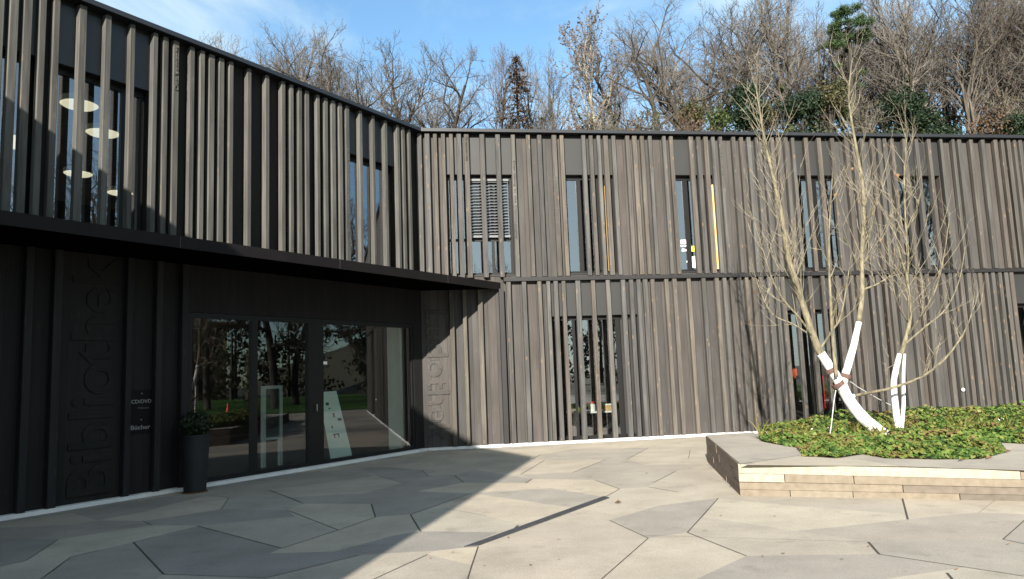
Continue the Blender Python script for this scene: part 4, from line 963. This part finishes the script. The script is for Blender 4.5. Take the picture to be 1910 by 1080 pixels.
# straps and guy ropes
M['strap'] = simple('brown_webbing', (.1,.06,.05), .8, .2, .2, 30); M['rope'] = simple('pale_rope', (.45,.45,.42), .8, .2, .3, 60)
def rope_thing(label, pts, straps):
    P = tpx(pts); o0 = empty('guy_rope', P[-1]); tag(o0, label, 'rope', 'guy ropes holding the forked tree')
    mb = MB(); mb.tube(P, .007, 6)
    for i in range(9): q = P[0].lerp(P[1] if len(P) == 2 else P[-1], i/8.5); 
    o = mb.build('rope', M['rope'], o0); o.matrix_parent_inverse = Matrix.Translation(-P[-1])
    for cpx, axpx, rad, h in straps:
        c0 = at_depth(*cpx, BY); ax = (at_depth(*axpx, BY)-c0).normalized(); s1_ = ax.cross(Vector((0,1,0))).normalized(); s2_ = ax.cross(s1_)
        mb = MB(); n = 20; r_ = rad*m2px
        for k in range(2):
            for rr_ in (r_, r_+.006):
                for i in range(n): an = 2*math.pi*i/n; q = c0 + ax*(h*m2px*(k-.5)) + (s1_*math.cos(an)+s2_*math.sin(an))*rr_; mb.v.append(tuple(q))
        for i in range(n):
            j = (i+1) % n; mb.f.append((n+i, n+j, 3*n+j, 3*n+i)); mb.f.append((j, i, 2*n+i, 2*n+j)); mb.f.append((i, j, n+j, n+i)); mb.f.append((2*n+j, 2*n+i, 3*n+i, 3*n+j))
        o = mb.build('strap', M['strap'], o0); o.matrix_parent_inverse = Matrix.Translation(-P[-1])
rope_thing('pale guy rope dropping from the trunk fork to the ivy on the left', [(1559,728,-.12),(1556,745,-.15),(1551,790,-.3),(1547,818,-.4)], [((1563,716),(1572,728),11.5,8)])
rope_thing('pale guy rope running from the right limb down behind the twin stems', [(1582,709,.02),(1600,722,.2),(1640,745,.6),(1700,775,1.1),(1730,795,1.4)], [((1577,702),(1582,684),9.5,8),((1549,690),(1543,680),10.4,8)])

# ------------------------------------------------------------------ fallen leaves
mb = MB(); rf = random.Random(21)
for _ in range(46):
    x_, y_ = rf.uniform(760,1900), rf.uniform(850,1070)
    if y_ < 935 and x_ > 1310: continue
    p = on_level(x_, y_, .018); s = rf.uniform(.008,.022)*(1.6 if rf.random() < .12 else 1)
    an = rf.uniform(0,6.28); t_ = Vector((math.cos(an), math.sin(an), rf.uniform(-.2,.3)))*s; q_ = Vector((-math.sin(an), math.cos(an), rf.uniform(-.1,.4)))*s*.6
    mb.face([p-t_, p-q_*.9, p+t_, p+q_])
for px in ((1795,862),(1846,858),(1880,846),(1152,941)):
    p = (on_top(*px) if px[0] > 1400 else on_level(*px)) + Vector((0,0,.02)); 
    mb.face([p+Vector((-.045,0,0)), p+Vector((0,-.03,.02)), p+Vector((.05,0,.01)), p+Vector((.01,.03,.03))])
o = mb.build('fallen_leaves', leaf_mat('brown_leaves', [(.09,.05,.03),(.16,.09,.045),(.3,.14,.05)])); tag(o, 'few dry brown leaves scattered over the paving', 'leaves', kind='stuff')

# ------------------------------------------------------------------ trees on the hill
M['bark'] = bark('grey_brown_bark', (.045,.037,.03), (.11,.095,.077), 3); M['bark_pale'] = bark('pale_bark', (.14,.125,.1), (.28,.255,.205), 3); M['bark_dark'] = bark('dark_bark', (.02,.018,.016), (.055,.047,.038), 3)
M['twig'] = simple('twigs_brown', (.082,.073,.066), .9, .1, .25, .4); M['twig_pale'] = simple('twigs_pale', (.125,.113,.1), .9, .1, .25, .4); M['twig_red'] = simple('twigs_red', (.095,.072,.06), .9, .1, .25, .4)
M['leaf_rust'] = leaf_mat('rusty_beech_leaves', [(.085,.05,.028),(.115,.066,.034),(.075,.052,.036),(.14,.085,.045)]); M['leaf_olive'] = leaf_mat('olive_leaves', [(.03,.036,.014),(.05,.055,.02),(.08,.07,.028),(.1,.075,.035)])
M['leaf_green'] = leaf_mat('evergreen_leaves', [(.007,.017,.008),(.014,.028,.012),(.024,.04,.017)]); M['leaf_pine'] = leaf_mat('pine_needles', [(.024,.05,.018),(.04,.075,.024),(.06,.095,.032)]); M['leaf_ivy'] = leaf_mat('trunk_ivy_leaves', [(.018,.036,.01),(.04,.06,.014),(.07,.08,.022)])
M['leaf_brown'] = leaf_mat('brown_needles', [(.1,.06,.03),(.16,.085,.04),(.05,.045,.02)])
def make_tree(seed, H_=16, wide=1.0, twist=.12, first=.32, upright=.35, forks=2, twigs=1.0, leaf=None, leafn=0, leafs=.09, ivy=0.0, trunk_r=.25, leaf_top=False):
    rg = random.Random(seed); tr, tw, lf, iv_ = MB(), MB(), MB(), MB()
    def leafat(q, s):
        nn = Vector((rg.gauss(0,1), rg.gauss(0,1), rg.gauss(0,1))).normalized(); t_ = nn.cross(Vector((.2,.5,1))).normalized(); q_ = nn.cross(t_); s *= rg.uniform(.6,1.4)
        lf.face([q-t_*s, q+q_*s*.6, q+t_*s, q-q_*s*.6])
    def grow(p, d_, ln, r0, lev):
        n = (8,6,4,3,2)[lev]; P = [p.copy()]; D = [d_.copy()]; dc = d_.copy()
        up = (.05, .07*upright/.35, .06, .05, .04)[lev]; tww = (twist*.55, twist*1.25, twist*1.3, twist*1.4, .2)[lev]
        for i in range(n):
            dc = (dc + Vector((rg.gauss(0,tww), rg.gauss(0,tww), rg.gauss(0,tww*.7)+up))).normalized(); P.append(P[-1]+dc*ln/n); D.append(dc.copy())
        Rr = [r0*(1-(.62 if lev == 0 else .8)*i/n) for i in range(n+1)]
        if lev <= 1: tr.tube(P, Rr, 7 if lev == 0 else 5, False)
        else: tw.tube(P, [max(.0085, r_) for r_ in Rr], 3, False)
        if lev == 0 and ivy:
            for i in range(n+1):
                if i/n < ivy:
                    for _ in range(90):
                        an = rg.uniform(0,6.28); q = P[i].lerp(P[min(i+1,n)], rg.random()) + Vector((math.cos(an), math.sin(an), 0))*(Rr[i]+rg.uniform(0,.22)); s = rg.uniform(.08,.15)
                        nn = Vector((math.cos(an)+rg.gauss(0,.4), math.sin(an)+rg.gauss(0,.4), rg.gauss(0,.4))).normalized(); t_ = nn.cross(Vector((0,.2,1))).normalized(); q_ = nn.cross(t_); iv_.face([q-t_*s, q+q_*s*.7, q+t_*s, q-q_*s*.7])
        if lev == 4 or (lev == 3 and rg.random() < .5):
            if leafn and rg.random() < leafn and (not leaf_top or P[-1].z > H_*.5): 
                for q in P[1:]: leafat(q, leafs)
        if lev >= 4: return
        cnt = (int(13*twigs), int(8*twigs), int(6.5*twigs), 3)[lev]; lo_ = (first, .18, .15, .2)[lev]
        for k in range(cnt):
            t = lo_ + (1-lo_)*((k+rg.random())/cnt); i = min(n-1, int(t*n)); q = P[i].lerp(P[i+1], t*n-i); ax = D[min(n, i+1)]
            an = k*2.4+rg.uniform(-.6,.6); s1_ = ax.cross(Vector((.2,.33,.9))).normalized(); s2_ = ax.cross(s1_)
            sd_ = s1_*math.cos(an)+s2_*math.sin(an); op = rg.uniform(.5,.85)*(wide if lev == 0 else 1)
            dn = (ax*(1-.25*op)+sd_*op + Vector((0,0,upright*.5))).normalized()
            f_ = (.56*(1.15-t*.66)*wide**.5, .5*(1.1-.5*t), .5*(1.1-.4*t), .48)[lev]*rg.uniform(.75,1.2)
            r1 = min((Rr[i])*.75, r0*(.5,.5,.5,.55)[lev]*(1.15-.6*t))
            grow(q, dn, ln*f_, r1, lev+1)
    if forks >= 2:
        grow(Vector((0,0,0)), Vector((rg.gauss(0,.06), rg.gauss(0,.06), 1)).normalized(), H_*.86, trunk_r, 0)
    return tr, tw, lf, iv_
def pack(name, res, bk, tg, lfm=None):
    tr, tw, lf, iv_ = res; out = [('trunk', tr.mesh(name+'_trunk', bk, True)), ('crown', tw.mesh(name+'_crown', tg))]
    zs = sorted(v[2] for v in tw.v)
    if lf.v: out.append(('leaves', lf.mesh(name+'_leaves', lfm)))
    if iv_.v: out.append(('ivy', iv_.mesh(name+'_ivy', M['leaf_ivy'])))
    return out, zs[int(len(zs)*.975)]
PT = {}
PT['oak0'] = pack('oak', make_tree(1, 16, 1.25, .22, .25, .3, trunk_r=.34), M['bark'], M['twig'])
PT['oak1'] = pack('oak', make_tree(2, 16, 1.15, .24, .28, .3, trunk_r=.30), M['bark_dark'], M['twig'])
PT['oak2'] = pack('oak', make_tree(3, 16, 1.2, .2, .25, .35, trunk_r=.32), M['bark'], M['twig_pale'], )
PT['beech0'] = pack('beech', make_tree(4, 16, .75, .09, .3, .6, trunk_r=.2), M['bark'], M['twig_red'])
PT['beech1'] = pack('beech', make_tree(5, 16, .85, .12, .32, .5, trunk_r=.25), M['bark'], M['twig'])
PT['beech2'] = pack('beech', make_tree(6, 16, .7, .1, .25, .6, trunk_r=.2), M['bark'], M['twig_pale'])
PT['young0'] = pack('young', make_tree(7, 14, .7, .12, .15, .55, twigs=.85, trunk_r=.13), M['bark'], M['twig_pale'])
PT['young1'] = pack('young', make_tree(8, 14, .8, .14, .12, .5, twigs=.85, trunk_r=.12), M['bark_pale'], M['twig_red'])
PT['pale'] = pack('pale', make_tree(9, 17, .8, .1, .3, .55, leafn=.45, leafs=.09, trunk_r=.26, leaf_top=True), M['bark_pale'], M['twig_pale'], leaf_mat('sparse_leaves', [(.13,.085,.07),(.17,.12,.085),(.1,.07,.06)]))
PT['twisted0'] = pack('twisted', make_tree(10, 16, .7, .34, .5, .5, twigs=.72, ivy=.62, trunk_r=.24), M['bark_dark'], M['twig'])
PT['twisted1'] = pack('twisted', make_tree(12, 16, .8, .3, .45, .45, twigs=.75, ivy=.6, trunk_r=.25), M['bark_dark'], M['twig'])
PT['rust0'] = pack('rust', make_tree(13, 16, 1.0, .16, .2, .4, leafn=.16, leafs=.06, trunk_r=.26), M['bark'], M['twig_red'], M['leaf_rust'])
PT['rust1'] = pack('rust', make_tree(14, 15, .9, .16, .2, .4, leafn=.2, leafs=.06, trunk_r=.22), M['bark'], M['twig'], M['leaf_olive'])
PT['ivytree'] = pack('ivied', make_tree(15, 16, .85, .13, .4, .5, ivy=.7, trunk_r=.26), M['bark'], M['twig_pale'])
PT['scrub0'] = pack('scrub', make_tree(16, 8, 1.1, .2, .05, .5, twigs=.9, leafn=.35, leafs=.07, trunk_r=.08), M['bark'], M['twig_pale'], M['leaf_olive'])
PT['scrub1'] = pack('scrub', make_tree(17, 8, 1.2, .2, .05, .4, twigs=.9, leafn=.35, leafs=.07, trunk_r=.09), M['bark'], M['twig_red'], M['leaf_rust'])
PT['scrub2'] = pack('scrub', make_tree(18, 8, 1.1, .2, .04, .5, twigs=.9, trunk_r=.07), M['bark'], M['twig'])
# conifers and evergreens
def spruce(seed, lfm, H_=16):
    rg = random.Random(seed); tr, lf = MB(), MB(); tr.tube([(0,0,0),(.05,0,H_*.5),(0,.05,H_)], [.26,.16,.02], 7, False)
    z = H_*.12
    while z < H_*.985:
        rad = 4.3*(1-z/H_)**.75+.2; nb = 7
        for k in range(nb):
            if rg.random() < .3: continue
            an = rg.uniform(0,6.28); L_ = rad*rg.uniform(.6,1.15); dr_ = Vector((math.cos(an), math.sin(an), 0)); P = [Vector((0,0,z)), Vector((0,0,z))+dr_*L_*.5+Vector((0,0,-.08*L_)), Vector((0,0,z))+dr_*L_+Vector((0,0,-.28*L_))]
            tr.tube(P, [.035,.02,.006], 3, False)
            for _ in range(int(18*L_)+6):
                t = rg.random()**.7; q = P[0].lerp(P[2], t)+Vector((rg.gauss(0,.12), rg.gauss(0,.12), rg.gauss(0,.08)-.1*t)); s = rg.uniform(.09,.2); t_ = (dr_+Vector((rg.gauss(0,.6), rg.gauss(0,.6), rg.gauss(-.3,.4)))).normalized(); q_ = t_.cross(Vector((0,0,1))).normalized()
                lf.face([q-t_*s, q+q_*s*.35, q+t_*s, q-q_*s*.35])
        z += .34
    return [('trunk', tr.mesh('spruce_trunk', M['bark_dark'], True)), ('crown', lf.mesh('spruce_crown', lfm))], H_
def evergreen(seed, lfm, H_=9, n=15000, w_=2.6, sz=.085):
    rg = random.Random(seed); tr, lf = MB(), MB(); tr.tube([(0,0,0),(.1,0,H_*.45),(0,.1,H_*.9)], [.2,.13,.03], 6, False)
    for _ in range(26):
        z = rg.uniform(.08,.93)*H_; an = rg.uniform(0,6.28); rr_ = w_*(1-(z/H_)**1.8)*rg.uniform(.2,.8); cr_ = rg.uniform(.5,1.15)
        c0 = Vector((math.cos(an)*rr_, math.sin(an)*rr_, z)); tr.tube([(0,0,z*.8), tuple(c0)], [.05,.015], 4, False)
        leaf_cloud(lf, n//26, c0, (cr_,cr_,cr_*.75), sz, .25, rg)
    return [('trunk', tr.mesh('evergreen_trunk', M['bark_dark'], True)), ('crown', lf.mesh('evergreen_crown', lfm))], H_
def pine(seed):
    rg = random.Random(seed); tr, lf = MB(), MB(); H_ = 17
    T_ = [Vector((0,0,0)),Vector((.1,0,6)),Vector((-.1,.1,11)),Vector((.15,0,15)),Vector((.1,0,16.6))]; tr.tube(T_, [.28,.22,.17,.1,.03], 8, False)
    for k in range(26):
        z = rg.uniform(13.4,16.5) if k > 4 else rg.uniform(10.5,13); an = rg.uniform(0,6.28); L_ = (.35+.95*math.sin(max(0,z-12.6)/4.2*2.8))*rg.uniform(.6,1.15)+(.5 if k < 5 else 0); dr_ = Vector((math.cos(an), math.sin(an), .25))
        P = [Vector((0,0,z)), Vector((0,0,z))+dr_*L_]; tr.tube(P, [.06,.015], 4, False)
        for _ in range(4 if k > 4 else 1): leaf_cloud(lf, 330, P[1]+Vector((rg.gauss(0,.25), rg.gauss(0,.25), rg.gauss(.05,.16))), (.42,.42,.26), .05, .1, rg)
    return [('trunk', tr.mesh('pine_trunk', M['bark_dark'], True)), ('crown', lf.mesh('pine_crown', M['leaf_pine']))], H_
PT['spruce'] = spruce(31, M['leaf_brown']); PT['pine'] = pine(32); PT['yew0'] = evergreen(33, M['leaf_green']); PT['yew1'] = evergreen(34, M['leaf_green'], 8, 13000, 2.2)
PT['olive'] = evergreen(35, M['leaf_olive'], 8, 6000, 2.4, .07); PT['rustbush'] = evergreen(36, M['leaf_rust'], 6, 4500, 2.0, .06); PT['holly'] = evergreen(37, M['leaf_ivy'], 8, 9000, 2.0, .08)
KIND = {'oak0':('bare_tree','broad bare tree with wide spreading limbs','tree'),'oak1':('bare_tree','dark limbed bare tree with crooked branches','tree'),'oak2':('bare_tree','rounded bare tree with pale fine twigs','tree'),
 'beech0':('bare_tree','slender pale trunked tree with reddish twigs','tree'),'beech1':('bare_tree','tall slender brown bare tree','tree'),'beech2':('bare_tree','narrow bare tree with light upright twigs','tree'),
 'young0':('young_tree','thin young bare tree','tree'),'young1':('young_tree','thin young tree with reddish twigs','tree'),'pale':('pale_tree','pale barked tree with sparse leaves on its top','tree'),
 'twisted0':('ivy_tree','narrow crooked tree with ivy wrapped trunk','tree'),'twisted1':('ivy_tree','taller crooked tree with ivy wrapped trunk','tree'),'rust0':('leafy_tree','tree still holding faded rust leaves','tree'),'rust1':('leafy_tree','tree still holding olive yellow leaves','tree'),
 'ivytree':('ivy_tree','straight tree with ivy up its trunk','tree'),'scrub0':('scrub_bush','twiggy bush with a few olive leaves','bush'),'scrub1':('scrub_bush','twiggy bush with many rust brown leaves','bush'),'scrub2':('scrub_bush','leafless thin twiggy bush','bush'),
 'spruce':('spruce_tree','dark brownish conifer','tree'),'pine':('pine_tree','green pine with a bushy top','tree'),'yew0':('evergreen_tree','broad dark green evergreen','tree'),'yew1':('evergreen_tree','rounded dark green evergreen','tree'),'olive':('leafy_bush','olive yellow leafy bush','bush'),'rustbush':('leafy_bush','rust orange leafy bush','bush'),'holly':('evergreen_bush','mid green ivy covered bush','bush')}
TREES = [(462,86,60,'beech2'),(532,98,58,'oak1'),(602,128,57,'oak0'),(648,122,58,'oak2'),(418,78,70,'young0'),(440,84,66,'beech1'),(478,92,64,'oak2'),(515,96,66,'oak1'),(548,110,62,'oak0'),(590,150,60,'oak2'),(625,128,64,'oak0'),(662,138,60,'beech1'),(702,84,55,'oak1'),(748,86,56,'oak0'),(790,128,58,'oak2'),(825,128,57,'oak1'),(872,170,62,'young1'),
 (926,106,58,'beech0'),(962,97,52,'spruce'),(995,90,55,'beech2'),(1034,88,58,'beech1'),(1083,30,50,'pale'),(1128,140,60,'beech2'),(1165,185,58,'young0'),
 (1188,62,51,'twisted0'),(1217,42,49,'twisted1'),(1250,130,60,'young1'),(1292,-2,50,'oak1'),(1335,26,55,'oak2'),(1368,28,58,'beech2'),(1402,24,52,'oak0'),(1436,60,60,'young0'),(1470,0,50,'ivytree'),(1508,24,56,'beech0'),(1538,-2,51,'beech1'),(1575,8,49,'pine'),(1604,70,58,'rust1'),
 (1636,20,54,'beech1'),(1664,-12,52,'oak0'),(1692,0,56,'rust0'),(1716,-20,50,'ivytree'),(1746,10,54,'oak1'),(1770,-20,50,'rust1'),(1800,-14,56,'oak2'),(1826,-36,51,'beech0'),(1850,-10,54,'rust0'),(1874,-30,50,'oak0'),(1900,-20,55,'beech2'),(1928,-30,51,'rust1'),(1955,-10,54,'oak1'),
 (1262,120,66,'beech2'),(1318,90,68,'oak2'),(1385,85,68,'oak1'),(1490,80,68,'oak2'),(1620,55,66,'beech2'),(1650,40,68,'oak1'),(1725,30,66,'young1'),(1785,25,66,'oak0'),(1840,15,68,'beech1'),(1888,10,68,'oak2'),
 (1083,212,46,'rustbush'),(1060,225,48,'scrub2'),(1120,222,47,'scrub0'),(1182,215,46,'rustbush'),(1212,222,47,'scrub0'),(1240,215,46,'scrub2'),(1286,180,47,'olive'),(1316,205,46,'scrub1'),(1340,190,45,'holly'),(1388,150,45,'yew1'),(1416,180,46,'olive'),(1490,140,45,'yew0'),(1518,195,47,'rustbush'),(1542,140,45,'olive'),(1566,178,46,'holly'),(1618,205,46,'scrub0'),(1676,140,45,'yew0'),(1722,200,44,'yew1'),(1752,207,44,'yew0'),(1845,190,45,'rustbush'),(1872,195,46,'scrub0'),(1898,207,44,'yew1'),(1925,195,45,'scrub1'),
 (1000,225,52,'scrub2'),(945,222,52,'scrub1')]
TREES.sort(key=lambda t: t[0])
ORD = 'zeroth first second third fourth fifth sixth seventh eighth ninth tenth eleventh twelfth thirteenth fourteenth fifteenth sixteenth seventeenth eighteenth nineteenth twentieth twenty-first twenty-second twenty-third twenty-fourth twenty-fifth'.split()
rk = random.Random(9); seen = {}; tot = {}
def kkey(ky): return ky
for t in TREES: k = kkey(t[3]); tot[k] = tot.get(k, 0)+1
for px, ty, Y, ky in TREES:
    parts_, hh = PT[ky]; k = kkey(ky); seen[k] = seen.get(k, 0)+1
    nm, ds, ct = KIND[k]
    top = at_depth(px, ty, Y); gx = top.x; gz = hill_h(gx, Y) - .15
    s = (top.z-gz)/hh
    ro = empty(nm, (gx, Y, gz), rk.uniform(0,6.28)); ro.scale = (s*rk.uniform(.9,1.08), s*rk.uniform(.9,1.08), s)
    lab = ds + (' above the left roof' if px < 770 else ' above the right roof') if tot[k] == 1 else f"{ds}, {ORD[seen[k]]} such from the left above the roofs"
    tag(ro, lab, ct, {'tree':'trees on the wooded slope','bush':'bushes on the wooded slope'}[ct])
    for pn, me in parts_: link_mesh(pn, me, ro)

# ------------------------------------------------------------------ what the windows mirror: lawn, trees and a house to the right and behind
lawn = MB(); lawn.face([(24,-14,.0),(70,-14,.0),(70,28,.0),(24,26,.0)]); tag(lawn.build('lawn', simple('lawn_grass', (.05,.11,.02), .9, .1, .4, 3)), kind='structure')
mir = [(26,9,13,'oak0','broad bare tree on the lawn to the right of the plaza'),(31,16,15,'oak1','dark bare tree beside the lawn path right of the plaza'),(29,1,17,'beech1','slender bare tree at the near end of the lawn'),(33,5,18,'oak1','tall dark bare tree in the middle of the lawn'),(36,12,16,'rust0','brown leaved tree in front of the cream house'),(38,18,15,'oak1','dark bare tree at the foot of the slope'),(44,15,17,'ivytree','ivied tree near the cream house corner'),(41,24,16,'rust0','brown leaved tree at the foot of the eastern slope'),
 (47,2,17,'rust1','olive leaved tree south of the cream house'),(52,9,18,'oak0','broad bare tree before the cream house'),(48,-4,16,'oak1','dark bare tree by the road beyond the lawn'),(42,8,16,'beech1','slender bare tree before the cream house'),(44,27,14,'yew0','tall dark evergreen behind the lawn'),(50,33,15,'yew1','broad dark evergreen on the eastern slope'),(45,35,14,'rust1','olive leaved tree on the eastern slope'),(58,38,16,'yew0','far dark evergreen on the eastern slope'),
 (7,-42,13,'oak0','large bare tree far behind the plaza'),(14,-46,14,'oak1','dark bare tree far behind the plaza'),(0,-48,14,'oak2','pale bare tree far behind the plaza'),(38,-6,16,'oak2','pale bare tree south of the cream house'),(24,-30,13,'beech0','slender bare tree behind the plaza to the right')]
for x_, y_, h_, ky, lab in mir:
    parts_, hh = PT[ky]; ro = empty('bare_tree', (x_, y_, 0), rk.uniform(0,6.28)); s = h_/hh; ro.scale = (s,s,s); tag(ro, lab, 'tree', 'trees mirrored in the glass')
    for pn, me in parts_: link_mesh(pn, me, ro)
hs = empty('cream_house', (78, 4, 0)); tag(hs, 'cream rendered house beyond the lawn seen only mirrored in the doors', 'house')
mb = MB(); mb.box((0,-10,0),(10,10,9)); mb.build('wall', simple('cream_render', (.4,.32,.19), .8, .2, .06, 1), hs)
mb = MB(); mb.prism([(-.8,-10.8),(10.8,-10.8),(10.8,10.8),(-.8,10.8)], 9.0, 9.35); mb.build('roof', simple('brown_tiles', (.16,.08,.05), .8, .2, .2, 3), hs)
for j in range(3):
    for i in range(6):
        mb = MB(); y_ = -8.6+i*3.1; z_ = .9+j*2.9; mb.box((-.04,y_,z_),(-.003,y_+1.2,z_+1.6)); mb.build('window', M['frame'], hs)
for y_, lab in ((9.5,'nearer'),(13.0,'farther')):
    tcn = empty('traffic_cone', (23, y_, .0)); tag(tcn, f'{lab} orange traffic cone beside the lawn, seen mirrored in the doors', 'traffic cone', 'traffic cones')
    mb = MB(); mb.lathe([(.14,.03),(.03,.7),(0,.71)], 16); mb.build('cone', simple('orange_plastic', (.75,.12,.04), .5, .4, .05), tcn); mb = MB(); mb.cbox((-.2,-.2,0),(.2,.2,.029)); mb.build('base', M['metal'], tcn)

# dark woods that close the view beyond the lawn and behind the plaza (seen only mirrored)
M['wood_mass'] = leaf_mat('far_wood_foliage', [(.012,.018,.008),(.03,.03,.015),(.055,.042,.025),(.035,.03,.02)], .1)
def wood_mass(name, a_, b_, n, label):
    mb = MB(); rg = random.Random(len(name)+n)
    for i in range(n):
        t = (i+.5)/n; x_ = a_[0]+(b_[0]-a_[0])*t+rg.gauss(0,2.5); y_ = a_[1]+(b_[1]-a_[1])*t+rg.gauss(0,2.5); h_ = rg.uniform(9,13); gz_ = hill_h(x_, y_)
        for k in range(7): leaf_cloud(mb, 70, (x_+rg.gauss(0,1.6), y_+rg.gauss(0,1.6), gz_+h_*(.12+.13*k)), (2.1,2.1,1.5), .34, .3, rg)
        mb.tube([(x_,y_,gz_),(x_+.3,y_,gz_+h_*.8)], [.3,.08], 5)
    tag(mb.build(name, M['wood_mass']), label, 'wood', kind='stuff')
wood_mass('far_wood', (88,-30), (70,34), 22, 'dark wood closing the view beyond the lawn'); wood_mass('far_wood', (70,34), (30,33), 13, 'dark wood on the slope past the right wing'); wood_mass('far_wood', (-30,-62), (60,-58), 26, 'dark wood far behind the plaza')
